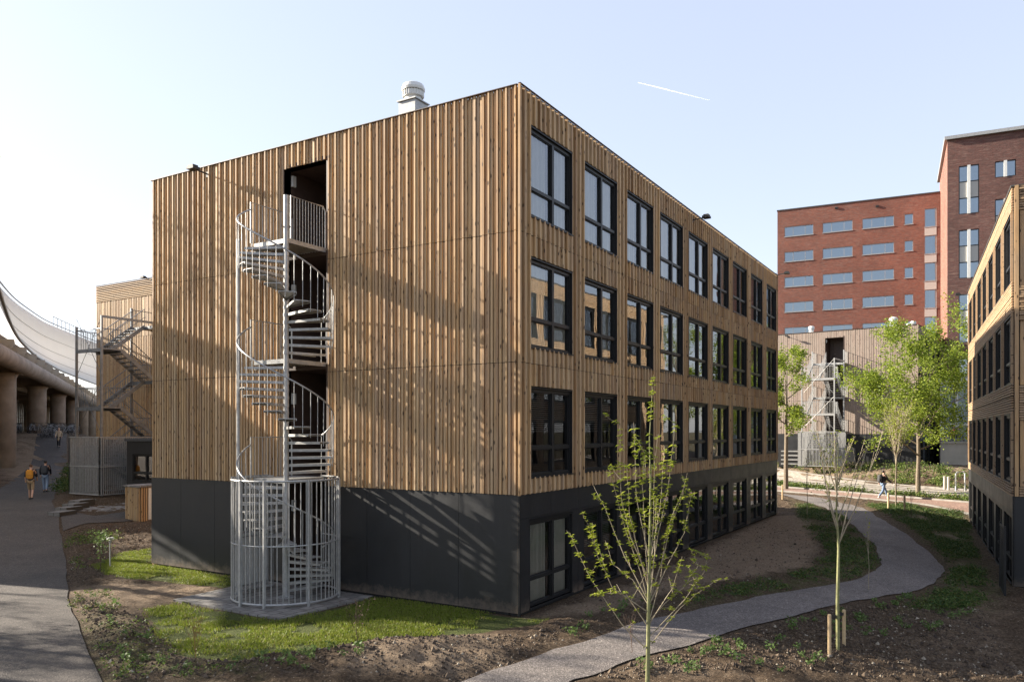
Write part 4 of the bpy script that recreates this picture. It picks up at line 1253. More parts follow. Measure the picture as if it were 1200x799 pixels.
def fore_sapling():
    rg = random.Random(8); Y0 = 11.6
    bx, by, bz = at_depth(757, Y0)
    t = thing('sapling', 'young tree with thin upright branches and tufts of fresh yellow green leaves, nearest the camera', 'tree', (bx, by, bz))
    o = Vector((bx, by, bz))
    def cp(c, dz=0.0): return px3(640+c[0]/2.164, 430+c[1]/2.164, Y0+dz)-o
    br = [[(250, 710), (190, 650), (150, 590), (110, 530), (60, 420)], [(257, 620), (170, 560), (130, 480), (105, 395)],
          [(257, 590), (200, 480), (150, 360), (120, 300)], [(260, 540), (215, 430), (190, 330), (186, 145)], [(260, 480), (228, 330), (222, 140)],
          [(262, 560), (285, 420), (310, 300), (328, 145)], [(262, 600), (310, 500), (350, 420), (370, 320)], [(262, 650), (320, 560), (345, 480)],
          [(268, 700), (330, 620), (380, 575), (430, 540)], [(265, 680), (350, 590), (400, 520), (410, 480)], [(257, 655), (200, 572), (125, 575)],
          [(264, 500), (290, 350), (300, 200)], [(262, 610), (240, 520), (205, 420), (160, 260)], [(262, 640), (290, 540), (300, 440), (345, 330)],
          [(260, 560), (250, 430), (245, 300), (250, 220)], [(262, 600), (275, 480), (280, 330)], [(262, 570), (235, 470), (212, 380), (205, 250)], [(262, 590), (300, 470), (318, 380), (352, 300)], [(262, 520), (272, 400), (275, 250), (285, 170)], [(258, 600), (220, 540), (170, 500), (150, 440)], [(264, 640), (300, 600), (345, 560), (385, 505)]]
    tr = MB(); tp = [cp((255, 891)), cp((257, 799)), cp((260, 600)), cp((262, 500)), cp((265, 300)), cp((262, 180)), cp((272, 20))]
    tp[0].z = -0.05
    tr.tube(tp, [0.036, 0.034, 0.027, 0.021, 0.014, 0.008, 0.003], 9)
    tr.build('trunk', M['bark_green'], t)
    leafpts = []
    stems = [[tp[i] for i in range(3, 7)]]
    bmesh_ = MB()
    for i, b in enumerate(br):
        dep = rg.uniform(-1.0, 1.0)*(1.0 if i % 2 else 0.7)
        n = len(b); pts = [cp(q, dep*(k/(n-1))) for k, q in enumerate(b)]
        # densify
        P = []
        for k in range(n-1):
            for s in range(4): P.append(pts[k].lerp(pts[k+1], s/4)+rvec(rg)*0.008*(k > 0))
        P.append(pts[-1])
        m = len(P)
        bmesh_.tube(P, [0.0075*(1-0.8*q/(m-1))+0.0015 for q in range(m)], 5)
        stems.append(P)
        for k in range(3, m, 3):     # side twigs
            if rg.random() < 0.7:
                e = P[k]+(rvec(rg)*0.22+Vector((0, 0, 0.16)))*rg.uniform(0.5, 1.5); bmesh_.tube([P[k], P[k].lerp(e, 0.5)+rvec(rg)*0.02, e], [0.004, 0.003, 0.0015], 4); stems.append([P[k], e])
    bmesh_.build('branches', M['twig'], t)
    v = []; f = []
    def leaf(a, d, s):
        sd = d.cross(Vector((0, 0, 1)))
        if sd.length < 0.01: return
        sd.normalize(); w = s*0.33; k = len(v)
        up = Vector((0, 0, 1))
        v.extend([tuple(a), tuple(a+d*s*0.45+sd*w+up*0.006), tuple(a+d*s-up*s*0.15), tuple(a+d*s*0.45-sd*w+up*0.006)]); f.append((k, k+1, k+2, k+3))
    for st in stems:
        L = 0; last = -1
        for k in range(len(st)-1):
            a, b = st[k], st[k+1]; seg = (b-a).length; c = 0.0
            frac = k/max(1, len(st)-1)
            step = 0.06 if frac > 0.35 or len(st) < 5 else 0.2
            q = rg.uniform(0, step)
            while q < seg:
                p = a.lerp(b, q/seg)
                if rg.random() < (0.8 if frac > 0.3 or len(st) < 5 else 0.3):
                    a0 = rg.uniform(0, 6.28); ts = rg.uniform(0.4, 0.9)*(0.75+0.4*frac)
                    for j in range(rg.randint(4, 9)):
                        an = a0+j*1.05+rg.uniform(-.6, .6)
                        leaf(p+Vector((0, 0, rg.uniform(-.01, .015))), Vector((math.cos(an), math.sin(an), rg.uniform(-0.35, 0.8))).normalized(), ts*rg.uniform(0.06, 0.13))
                q += step*rg.uniform(0.6, 2.0)
    me = bpy.data.meshes.new('leaves'); me.from_pydata(v, [], f); me.materials.append(M['leaf_spring']); link('leaves', me, t)
fore_sapling()

def twiggy(label, loc, h, seed, nbr, fork, spread, barkm, twigm, nleaf=0, lsize=0.05, name='sapling', cat='tree', r0=None, lm=None):
    rg = random.Random(seed); t = thing(name, label, cat, loc)
    r0 = r0 or h*0.009
    tr = MB(); lean = [(0, 0, -0.05), (0.01, 0.01, fork*h*0.5), (0.02, -0.01, fork*h), (0.0, 0.03, h*0.7), (0.03, 0.0, h)]
    tr.tube(lean, [r0*1.1, r0, r0*0.8, r0*0.45, r0*0.12], 8); tr.build('trunk', barkm, t)
    b = MB(); tips = []
    for k in range(nbr):
        f = rg.uniform(0, 0.75); z = fork*h+(h-fork*h)*f; a = k*2.4+rg.uniform(-.5, .5)
        L = (h-z)*rg.uniform(0.7, 1.0)+0.2*h*(1-f)
        d = Vector((math.cos(a)*spread, math.sin(a)*spread, 1)).normalized()
        P = [Vector((0.01, 0, z))]; dd = d
        for s in range(6):
            dd = (dd+rvec(rg)*0.07+Vector((0, 0, 0.05))).normalized(); P.append(P[-1]+dd*L/6)
        b.tube(P, [r0*0.35*(1-0.85*q/6)+0.001 for q in range(7)], 4)
        tips += P[2:]
        for s in range(1, 6):
            for _ in range(2):
                if rg.random() < 0.6:
                    e = P[s]+(rvec(rg)*0.3+dd*0.5).normalized()*L*0.22; b.tube([P[s], e], [r0*0.12, 0.001], 3, cap=False); tips += [e, P[s].lerp(e, .5)]
    b.build('branches', twigm, t)
    if nleaf:
        pts = [rg.choice(tips)+rvec(rg)*0.05 for _ in range(nleaf)]
        link('leaves', leaf_mesh('leaves', pts, lsize, rg, lm or M['leaf_spring']), t)
    return t
def stake(label, loc, h, r=0.035, seed=0, group=None):
    s = MB(); s.tube([(0, 0, -0.2), (0, 0, h-0.02), (0.0, 0, h)], [r, r, r*0.8], 10)
    o = s.build('tree_stake', M['stake'], None, loc, sm=False); return tag(o, label, 'stake', group)
s1 = gp(972, 768); s2 = gp(989, 758); sp_ = gp(982, 764)
twiggy('slender bare branched sapling tied between two pale stakes in the right bed', sp_, 4.05, 31, 12, 0.5, 0.42, M['bark_green'], M['twig'], 420, 0.045, r0=0.034)
stake('nearer of the two pale stakes either side of the slender sapling', s1, 0.80); stake('farther of the two pale stakes either side of the slender sapling', s2, 0.76)
tb = MB(); tb.bar((s1[0], s1[1], s1[2]+0.72), (s2[0], s2[1], s2[2]+0.68), 0.006, 0.055); tb.bar((s1[0]+.02, s1[1]+.05, s1[2]+0.72), (s2[0]+.02, s2[1]+.05, s2[2]+0.68), 0.006, 0.055)
tag(tb.build('tree_tie', M['black']), 'black rubber strap joining the two stakes around the slender sapling', 'strap')
yg = at_depth(1050, 43); 
twiggy('young upright tree with yellow green leaves by the junction of the paths', yg, 5.2, 33, 26, 0.42, 0.3, M['bark'], M['twig'], 1500, 0.085, r0=0.04)
stake('pale short stake left of the young upright tree by the junction', at_depth(1041, 41.5), 0.95, 0.05); stake('pale short stake right of the young upright tree by the junction', at_depth(1060, 40.5), 0.95, 0.05)
stake('pale short stake at the bed edge beyond the big block', at_depth(917, 47), 1.0, 0.05)
twiggy('bare reddish multi stemmed shrub behind the inner bend of the path', at_depth(1068, 38), 1.5, 35, 9, 0.05, 0.9, M['twig_dark'], M['twig_dark'], 0, name='shrub', cat='shrub', r0=0.015)
twiggy('thin bare whip standing left in the bed inside the path bend', at_depth(946, 38), 2.9, 36, 5, 0.3, 0.15, M['twig'], M['twig'], 60, 0.06, r0=0.016)
twiggy('thin bare whip standing near the middle of the bed by the cycle path', at_depth(972, 40), 2.9, 37, 5, 0.3, 0.15, M['twig'], M['twig'], 50, 0.06, r0=0.016)
twiggy('thin bare whip at the inner edge of the path bend', at_depth(1018, 21.5), 1.9, 38, 4, 0.3, 0.12, M['twig'], M['twig'], 20, 0.05, r0=0.010)
twiggy('loose green leaved shrub beside the asphalt path by the bollard light', gp(117, 668), 1.15, 41, 16, 0.08, 0.55, M['twig_dark'], M['twig_dark'], 420, 0.06, name='shrub', cat='shrub', r0=0.012, lm=M['leaf_plant'])
twiggy('small orange stemmed shrub on the lawn edge left of the cage', gp(228, 776), 0.82, 42, 15, 0.05, 0.4, M['leaf_dry'], M['leaf_dry'], 60, 0.035, name='shrub', cat='shrub', r0=0.009, lm=M['leaf_dry'])
twiggy('dark leafless shrub on the lawn right of the cage', gp(418, 762), 1.0, 43, 8, 0.05, 0.35, M['twig_dark'], M['twig_dark'], 40, 0.05, name='shrub', cat='shrub', r0=0.008, lm=M['twig_dark'])
twiggy('reddish twiggy shrub in the bed beside the path under the nearest young tree', gp(740, 765), 0.7, 44, 7, 0.05, 0.4, M['twig_dark'], M['twig_dark'], 0, name='shrub', cat='shrub', r0=0.007)
twiggy('reddish twiggy shrub on dry soil beside the long window wall', gp(862, 690), 0.6, 45, 7, 0.05, 0.5, M['twig_dark'], M['twig_dark'], 0, name='shrub', cat='shrub', r0=0.007)

# path light
pl = gp(129, 664)
t = thing('path_light', 'slim grey path light standing at the lawn corner beside the asphalt path', 'bollard light', pl)
MB().tube([(0, 0, 0), (0, 0, 0.82)], 0.022, 10).build('post', M['galv'], t); MB().lathe([(0.04, 0.75), (0.04, 0.82)], sides=14).build('collar', M['galv'], t)
MB().box(-0.09, 0.09, -0.05, 0.05, 0.86, 0.91).box(-0.02, 0.02, -0.02, 0.02, 0.82, 0.86).build('lamp_head', M['white_metal'], t)

def clumps(name, label, pxpoly, n, leaf_n, size, hgt, rad, mat, seed, world=None, cat='ground cover'):
    rg = random.Random(seed)
    q = world or [gp(*p)[:2] for p in pxpoly]
    p = np.array(q); x0, y0 = p.min(0); x1, y1 = p.max(0)
    C = []
    rs = np.random.RandomState(seed)
    while len(C) < n:
        x = rs.uniform(x0, x1, 400); y = rs.uniform(y0, y1, 400)
        k = (pdist(x, y, q) < 0) & (pdist(x, y, path_poly) > 0.15) & (vn(x*0.8, y*0.8, seed)+rs.uniform(-.2, .2, 400) > 0.42)
        C += list(zip(x[k], y[k]))
    pts = []
    cz = ground_height(np.array([q[0] for q in C[:n]]), np.array([q[1] for q in C[:n]]))[0]
    for ci, (x, y) in enumerate(C[:n]):
        z = cz[ci]-0.02; s = rg.uniform(0.5, 1.3)
        for _ in range(int(leaf_n*s)):
            a = rg.uniform(0, 6.28); r = rad*s*math.sqrt(rg.random())
            pts.append(Vector((x+r*math.cos(a), y+r*math.sin(a), z+0.03+hgt*s*rg.random()*(1-(r/(rad*s*1.2))**2))))
    o = link(name, leaf_mesh(name, pts, size, rg, mat, 0.6))
    return tag(o, label, cat, kind='stuff')
clumps('ground_cover', 'low ground cover in the bed between path bend and the big timber block', [(935, 588), (1000, 610), (1028, 640), (1033, 668), (985, 683), (860, 700), (800, 712), (820, 700), (950, 668), (975, 650), (935, 605)], 700, 28, 0.06, 0.15, 0.20, M['leaf_dark'], 71)
clumps('ground_cover', 'low ground cover in the wide bed between the path and the right hand block', [(1015, 592), (1130, 600), (1138, 640), (1160, 690), (1150, 715), (1060, 715), (1100, 695), (1120, 672), (1095, 640), (1060, 615)], 1500, 30, 0.065, 0.17, 0.22, M['leaf_dark'], 72)
clumps('ground_cover', 'sparse weeds on the dug soil beside the asphalt path', [(80, 700), (120, 690), (190, 745), (260, 790), (300, 799), (130, 799)], 110, 16, 0.05, 0.10, 0.14, M['leaf_cover'], 73)
clumps('ground_cover', 'ground cover on the round bed beside the asphalt path', [(72, 640), (100, 620), (140, 625), (130, 660), (90, 670)], 90, 18, 0.06, 0.14, 0.18, M['leaf_cover'], 74)
clumps('ground_cover', 'green bushes along the asphalt path in front of the barred cage', [(64, 580), (80, 552), (92, 548), (95, 578)], 60, 60, 0.12, 0.7, 0.5, M['leaf_dark'], 77)
def strip_world(o0, o1, s0, s1): 
    return [tuple(rc0+rdir*s0+rn*o0), tuple(rc0+rdir*s1+rn*o0), tuple(rc0+rdir*s1+rn*o1), tuple(rc0+rdir*s0+rn*o1)]
clumps('hedge', 'low clipped green strip between the cycle path and the pale road', None, 900, 40, 0.12, 0.35, 0.4, M['leaf_cover'], 75, strip_world(1.8, 3.3, -22, 30), 'hedge')
clumps('shrub_bank', 'low yellowish shrubs on the bank in front of the far timber block', None, 480, 44, 0.15, 0.5, 0.55, M['leaf_cover'], 76, strip_world(11.2, 16.5, -22, 24), 'shrub bed')

# individual bedding plants
def plant_proto(seed, n=30, size=0.055, rad=0.075, h=0.09, mat=None):
    rg = random.Random(seed); pts = []
    for _ in range(n):
        a = rg.uniform(0, 6.28); r = rad*math.sqrt(rg.random()); pts.append(Vector((r*math.cos(a), r*math.sin(a), 0.03+h*rg.random())))
    return leaf_mesh('bedding_plant', pts, size, rg, mat or M['leaf_plant'], 0.75)
protos = [plant_proto(k) for k in range(5)]
rg = random.Random(99)
spots = [(551, 778), (441, 782), (319, 782), (353, 782), (628, 782), (160, 775), (190, 780), (240, 790), (404, 768), (485, 792), (420, 720+50), (405, 795)]
spots = [(310, 780), (333, 781), (357, 775), (277, 783), (190, 782), (205, 792), (220, 789), (146, 778), (170, 776), (365, 781), (270, 794), (388, 775), (402, 785),
         (146, 752), (130, 735), (143, 766), (110, 700), (120, 716), (128, 728), (136, 712), (170, 752)]
for a, b in ((640, 780), (700, 740)):
    pass
regions = [([(690, 799), (800, 765), (880, 742), (960, 722), (1000, 716), (1040, 735), (960, 799)], 42), ([(640, 735), (700, 715), (760, 700), (790, 708), (700, 738), (650, 755)], 12),
           ([(1000, 712), (1090, 695), (1150, 720), (1080, 750), (1010, 745)], 34), ([(300, 780), (420, 770), (440, 799), (300, 799)], 10)]
for poly, n in regions:
    q = [gp(*p)[:2] for p in poly]; c = 0; xs_ = [p[0] for p in q]; ys_ = [p[1] for p in q]
    while c < n:
        x, y = rg.uniform(min(xs_), max(xs_)), rg.uniform(min(ys_), max(ys_))
        if pdist(np.array([x]), np.array([y]), q)[0] < 0 and pdist(np.array([x]), np.array([y]), path_poly)[0] > 0.2:
            spots.append((x, y, 'w')); c += 1
for i, s in enumerate(spots):
    g = gp(*s)[:2] if len(s) == 2 else s[:2]
    o = link('bedding_plant', protos[i % 5], None, (g[0], g[1], float(ground_height([g[0]], [g[1]])[0][0])), rg.uniform(0, 6))
    sc_ = rg.uniform(0.7, 1.35); o.scale = (sc_, sc_, sc_)
    tag(o, 'small low leafy green plant growing in dark soil of the beds', 'plant', 'small bedding plants in the soil')

# loose clods and stones on the soil
def clods():
    rs = np.random.RandomState(5); v = []; f = []
    cand = []
    for poly, n in (([(90, 700), (300, 770), (620, 745), (690, 730), (560, 799), (130, 799)], 3600), ([(700, 790), (1000, 710), (1150, 715), (1200, 799), (700, 799)], 7000), ([(650, 725), (900, 610), (1030, 660), (800, 712), (640, 760)], 1300), ([(75, 620), (180, 615), (175, 650), (80, 690)], 1800)):
        q = [gp(*p)[:2] for p in poly]; p = np.array(q); x0, y0 = p.min(0); x1, y1 = p.max(0); c = 0
        while c < n:
            x = rs.uniform(x0, x1, 500); y = rs.uniform(y0, y1, 500)
            k = (pdist(x, y, q) < 0)
            for pl_ in (LA, LB): k &= pdist(x, y, pl_) > 0.05
            for pl_ in (path_poly, left_poly): k &= pdist(x, y, pl_) > -0.35*rs.rand(500)**3
            for a, b in zip(x[k], y[k]): cand.append((a, b))
            c += int(k.sum())
    ca_ = np.array(cand); zc_ = ground_height(ca_[:, 0], ca_[:, 1])[0]
    for qi, (x, y) in enumerate(cand):
        s = rs.uniform(0.008, 0.034)*(2.0 if rs.rand() < 0.05 else 1); z = zc_[qi]
        k = len(v); j = rs.uniform(0.6, 1.3, 6)*s
        v += [(x+j[0], y, z), (x, y+j[1], z), (x-j[2], y, z), (x, y-j[3], z), (x+rs.uniform(-.3, .3)*s, y, z+j[4]), (x, y, z-j[5])]
        f += [(k, k+1, k+4), (k+1, k+2, k+4), (k+2, k+3, k+4), (k+3, k, k+4), (k+1, k, k+5), (k+2, k+1, k+5), (k+3, k+2, k+5), (k, k+3, k+5)]
    me = bpy.data.meshes.new('soil_clods'); me.from_pydata(v, [], f)
    m, nt, b = newmat('clods'); geo = nt.nodes.new('ShaderNodeNewGeometry')
    nt.links.new(ramp(nt, geo.outputs['Random Per Island'], [(0, (0.03, 0.02, 0.014)), (0.6, (0.085, 0.06, 0.04)), (0.93, (0.13, 0.095, 0.062)), (0.985, (0.30, 0.26, 0.2))]).outputs[0], b.inputs['Base Color']); b.inputs['Roughness'].default_value = 0.95
    me.materials.append(m); tag(link('soil_clods', me), 'loose clods of earth and pale pebbles scattered over the beds', 'soil clods', kind='stuff')
clods()

# ------------------------------------------------------------------ viaduct and its roof
def VP(k, d, z): return (P1[0]+VD[0]*k+VN[0]*d, P1[1]+VD[1]*k+VN[1]*d, z)
via = thing('viaduct', 'brown concrete viaduct on thick round columns at the left edge', 'viaduct', (P1[0], P1[1], 0), math.atan2(VD[1], VD[0]))
# local: x along, y = -d
def VLc(k, d, z): return (k, -d, z)
for k in (-19, 0, 19.2, 38.4, 57.6, 76.8, 96, 115.2, 134.4):
    for d in (0.0, -7.5):
        w = VP(k, d, 0); z0 = fbase(w[0], w[1])-0.4
        MB().lathe([(0.82, z0), (0.82, 8.2), (0.95, 8.45), (1.05, 8.6)], 0, 0, 28).build('column', M['concrete'], via, VLc(k, d, 0), sm=True)
    MB().box(-0.6, 0.6, 0, 1, 0, 1) if False else None
    MB().box(-0.6, 0.6, -1.2, 8.9, 8.5, 9.3).build('crossbeam', M['concrete'], via, (k, 0, 0))
m = MB(); m.box(-21, 200, -0.7, 9.0, 9.3, 9.75); m.build('deck', M['concrete'], via)  # near end cut short out of view, letting low sun reach the lawn
m = MB(); m.tube([(-21+6*i, -1.25, 9.15) for i in range(24)], 0.62, 18); m.build('edge_beam', M['concrete'], via, sm=True)
m = MB(); m.tube([(-21+6*i, 2.6, 8.75) for i in range(24)], 0.28, 12); m.build('service_pipe', M['conc_wall'], via, sm=True)
for i in range(0, 23):
    k = -20+i*5.6
    b = MB(); b.prism([(0, 0), (0.12, 0), (0.12, 0.12), (0, 0.12)], 0, 0.01)
    b = MB()
    n = len(b.v)
    prof = [(-1.2, 9.4), (-0.85, 9.9), (-0.9, 10.3), (-1.85, 10.3), (-1.9, 10.0), (-1.6, 9.5)]
    for xx in (k-0.06, k+0.06): b.v += [(xx, y, z) for (y, z) in prof]
    K = len(prof)
    b.f.append(tuple(range(K))); b.f.append(tuple(range(K, 2*K))[::-1]); b.m += [0, 0]
    for q in range(K): b.f.append((q, q+K, (q+1) % K+K, (q+1) % K)); b.m.append(0)
    b.tube([(k-0.12, -1.45, 9.95), (k+0.12, -1.45, 9.95)], 0.18, 14)
    b.build('bracket', M['conc_wall'], via)
m = MB(); m.box(-16, 200, -0.85, -0.72, 9.4, 10.75); m.build('fascia', M['concrete'], via)
for k0 in (-32,): 
    h = MB(); h.tube([(-21, -0.5, 10.8), (-6, -0.5, 10.8)], 0.03, 6)
    for i in range(11): h.tube([(-21+i*1.5, -0.5, 9.75), (-21+i*1.5, -0.5, 10.8)], 0.02, 5)
    h.build('parapet_rail', M['galv'], via)

can = thing('station_canopy', 'curved white membrane roof above the brown viaduct', 'canopy', (P1[0], P1[1], 9.75), 0)
low = [(0, 344, 36.0), (10.5, 376, 45), (21, 397, 53.8), (42, 418, 66.8), (70, 434, 82), (112, 450, 106), (140, 458, 130)]
hi = [(0, 336, 40.0), (10, 347, 51), (21, 357, 62), (52, 378, 78), (87, 392, 95), (112, 402, 110), (150, 414, 135)]
def curve(pts, n):
    P = [px3(*p) for p in pts]; out = []
    d0 = P[0]-P[1]; P = [P[0]+d0*1.2]+P
    a = np.array([tuple(p) for p in P]); s = np.r_[0, np.cumsum(np.linalg.norm(a[1:]-a[:-1], axis=1))]; s /= s[-1]
    t = np.linspace(0, 1, n); q = np.stack([np.interp(t, s, a[:, i]) for i in range(3)], 1)
    for _ in range(4): q[1:-1] = .25*q[:-2]+.5*q[1:-1]+.25*q[2:]
    return q
nA = 48; lc = curve(low, nA); hc = curve(hi, nA)
off = np.array([P1[0], P1[1], 9.75])
m = MB(); mc = 12
rows_ = []
for i in range(nA):
    a = lc[i]; b = hc[i]; w = np.linalg.norm(b-a)
    inward = np.array([-VN[0], -VN[1], 0])
    row = []
    for k in range(mc+1):
        f = k/mc; p = a*(1-f)+b*f; sag = math.sin(PI*f)*w*0.10
        p = p+inward*sag*0.8-np.array([0, 0, sag*0.7])
        row.append(p)
    # back slope behind the crest
    for k in range(1, 5): row.append(b+inward*2.2*k-np.array([0, 0, 0.12*k*k*0.6]))
    rows_.append(row)
nr = len(rows_[0])
for row in rows_:
    for p in row: m.v.append(tuple(p-off))
for i in range(nA-1):
    for k in range(nr-1):
        a = i*nr+k; m.f.append((a, a+1, a+nr+1, a+nr)); m.m.append(0)
M['membr'] = flat('white roof membrane', (0.82, 0.82, 0.80), 0.55, 0, 0.04, 0.6)
_nt = M['membr'].node_tree; _b = _nt.nodes['Principled BSDF']; _t = N(_nt, 'ShaderNodeBsdfTranslucent'); _t.inputs['Color'].default_value = (0.85, 0.85, 0.83, 1)
_mx = _nt.nodes.new('ShaderNodeMixShader'); _mx.inputs[0].default_value = 0.55
_nt.links.new(_b.outputs[0], _mx.inputs[1]); _nt.links.new(_t.outputs[0], _mx.inputs[2]); _nt.links.new(_mx.outputs[0], _nt.nodes['Material Output'].inputs['Surface'])
o = m.build('membrane', M['membr'], can, sm=True)
e = MB(); e.tube([tuple(p-off) for p in lc], 0.10, 8); e.build('lower_edge_tube', M['galv'], can, sm=True)
e = MB(); e.tube([tuple(p-off+np.array([0, 0, 0.25])) for p in hc], 0.05, 6)
for i in range(0, nA, 1):
    if i > 24: e.tube([tuple(hc[i]-off), tuple(hc[i]-off+np.array([0, 0, 1.0]))], 0.03, 4)
e.tube([tuple(p-off+np.array([0, 0, 1.0])) for p in hc[25:]], 0.035, 6)
e.build('ridge_rail', M['galv'], can)
e = MB()
for k in (3, 6, 9): e.tube([tuple(rows_[i][k]-off+np.array([0.03, -0.02, 0.02])) for i in range(nA)], 0.022, 4)
e.build('membrane_seams', M['galv'], can)

# bicycles parked beneath
def bicycle(label, group):
    t = thing('bicycle', label, 'bicycle', (0, 0, 0), 0, group)
    for x in (0, 1.05):
        w = MB(); w.tube([(x+0.34*math.cos(a*PI/9), 0, 0.34+0.34*math.sin(a*PI/9)) for a in range(19)], 0.02, 5, cap=False)
        for a in range(6): w.tube([(x, 0, 0.34), (x+0.33*math.cos(a*PI/3), 0, 0.34+0.33*math.sin(a*PI/3))], 0.004, 3)
        w.build('wheel', M['black'], t)
    f = MB(); 
    for a, b in (((0, 0, .34), (0.4, 0, .3)), ((0.4, 0, .3), (0.3, 0, .85)), ((0.4, 0, .3), (0.9, 0, .75)), ((0.33, 0, .7), (0.88, 0, .85)), ((0, 0, .34), (0.33, 0, .7)), ((0.88, 0, .95), (1.05, 0, .34))): f.tube([a, b], 0.018, 6)
    f.build('frame', M['galv_dark'], t)
    MB().tube([(0.8, -0.28, 1.02), (0.9, -0.1, 1.0), (0.9, 0.1, 1.0), (0.8, 0.28, 1.02)], 0.014, 5).build('handlebar', M['black'], t)
    MB().box(0.18, 0.42, -0.06, 0.06, 0.86, 0.92).build('saddle', M['black'], t)
    return t
b0 = bicycle('dark bicycle parked upright in the row beneath the viaduct', 'bicycles parked beneath the viaduct')
rg = random.Random(3); first = True
for i in range(46):
    px = rg.uniform(16, 86) if i < 34 else rg.uniform(30, 70); Y = rg.uniform(70, 84)
    w = cw((px-600)/F*Y, Y)
    if abs((w[0]-P1[0])*VN[0]+(w[1]-P1[1])*VN[1]) < 1.0: pass
    o = b0 if first else copy_tree(b0); first = False
    o.location = (w[0], w[1], fbase(*w)+0.02); o.rotation_euler = (0, 0, rg.choice((0.6, 0.75, 0.7+PI))+rg.uniform(-.12, .12))
# dark glazed front and mesh fence beneath the deck
fw = thing('glazed_wall', 'dark glazed wall with pale mullions under the viaduct behind the bicycles', 'wall', VP(30, -9.2, fbase(*VP(30, -9.2, 0)[:2])), math.atan2(VD[1], VD[0]))
MB().box(-60, 200, 0, 0.15, -1, 6.4).build('glazing', flat('dim glazing', (0.10, 0.105, 0.10), 0.25), fw)
m = MB()
for i in range(130): m.box(-60+i*2, -59.88+i*2, -0.1, 0, -1, 6.4)
m.box(-60, 200, -0.1, 0, 2.4, 2.52); m.build('mullion', M['conc_wall'], fw)

# ------------------------------------------------------------------ things across the road
rw = cw((1108-600)/F*76, 76); 
q0 = (*cw(38.0, 69.8), 0); q1 = (*cw(50, 66.5), 0)
t = thing('retaining_wall', 'pale stained concrete wall with railing at the end of the far block', 'wall', (q0[0], q0[1], 0.72), math.atan2(q1[1]-q0[1], q1[0]-q0[0]))
Lw_ = math.hypot(q1[0]-q0[0], q1[1]-q0[1])
MB().box(0, Lw_, 0, 0.4, -0.3, 2.4).box(0, Lw_, -0.08, 0.45, 2.4, 2.55).build('concrete_face', M['conc_wall'], t)
MB().box(0, Lw_, 0.45, 3.2, 2.4, 2.6).build('terrace', M['paver'], t)
m = MB()
for i in range(50): m.tube([(i*0.25, 0.1, 2.55), (i*0.25, 0.1, 3.5)], 0.015, 4)
m.tube([(0, 0.1, 3.5), (Lw_, 0.1, 3.5)], 0.03, 5); m.build('railing', M['galv'], t)
# pale glass hall under the tower
hc0 = cw(39.6, 72.6)
t2 = thing('glass_hall', 'pale glazed entrance hall with white columns at the foot of the dark tower', 'building', (hc0[0], hc0[1], 1.5), bang)
MB().box(0, 9, 0, 0.2, 0, 7.2).build('glazing', flat('pale glazing', (0.3, 0.36, 0.38), 0.1), t2)
m = MB()
for i in range(8): m.box(i*1.25-0.1, i*1.25+0.1, -0.3, 0, 0, 7.2)
m.box(-0.2, 9, -0.2, 0, 3.2, 3.4); m.box(-0.2, 9, -0.2, 0, 7.2, 7.5); m.build('mullion', M['white_metal'], t2)
# bollards and cycle stands on the bank
for i, (px, Y, h) in enumerate(((1107, 56.5, 0.9), (1111.5, 56, 0.9))):
    s = MB(); s.tube([(0, 0, 0), (0, 0, h)], 0.09, 10); s.lathe([(0.1, h), (0.1, h+0.04), (0.04, h+0.07)], sides=12)
    tag(s.build('bollard', M['conc_wall'], None, at_depth(px, Y)), ['left one of two pale bollards on the bank', 'right one of two pale bollards on the bank'][i], 'bollard', 'pale bollards on the bank')
s = MB(); s.tube([(0, 0, 0), (0, 0, 1.2), (0.1, 0, 1.35), (0.6, 0, 1.35), (0.7, 0, 1.2), (0.7, 0, 0)], 0.045, 8)
tag(s.build('cycle_stand', M['white_metal'], None, at_depth(1120, 55), -0.9), 'white hoop shaped cycle stand on the bank right of the bollards', 'cycle stand')
# stacked dark pallets by the far block
s = thing('bench_stack', 'dark rack with pale level bars against the base of the far block', 'rack', at_depth(931, 71))
m = MB(); m.box(-1.3, 1.3, -0.3, 0.3, 0, 1.6); m.build('back', M['black'], s, rot=-PI/2)
for k in range(4): MB().box(-1.1, 1.1, -0.36, -0.31, 0.25+k*0.38, 0.37+k*0.38).build('bar', M['galv'], s, rot=-PI/2)
# kerb blocks by the left patio
for i, p in enumerate(((73, 603), (81, 599), (89, 596), (96, 593))):
    g_ = gp(*p); o = MB().box(-0.5, 0.5, -0.3, 0.3, -0.1, 0.16+0.05*i).build('stone_block', M['paver'], None, g_, 0.35)
    tag(o, ['lowest', 'second', 'third', 'highest'][i]+' grey stone block of the short steps beside the asphalt path', 'stone block', 'stone blocks by the path')
pt = resample([gp(92, 592), gp(110, 585), gp(150, 585)], 6); pb = resample([gp(86, 599), gp(120, 600), gp(160, 596)], 6)
strip_obj('patio', pt, pb, M['paver'], 0.03, 3)

# ------------------------------------------------------------------ people
def skinobj(name, verts, edges, radii, mat, parent, root=0, sub=1):
    me = bpy.data.meshes.new(name); me.from_pydata([tuple(v) for v in verts], edges, [])
    o = bpy.data.objects.new(name, me); COL.objects.link(o); o.parent = parent
    md = o.modifiers.new('skin', 'SKIN'); md.use_smooth_shade = True
    if not me.skin_vertices: 
        bpy.context.view_layer.objects.active = o
    sv = me.skin_vertices[0].data
    for i, r in enumerate(radii):
        sv[i].radius = (r, r) if not isinstance(r, tuple) else r
        sv[i].use_root = (i == root)
    s = o.modifiers.new('sub', 'SUBSURF'); s.levels = sub; s.render_levels = sub+1
    me.materials.append(mat)
    return o

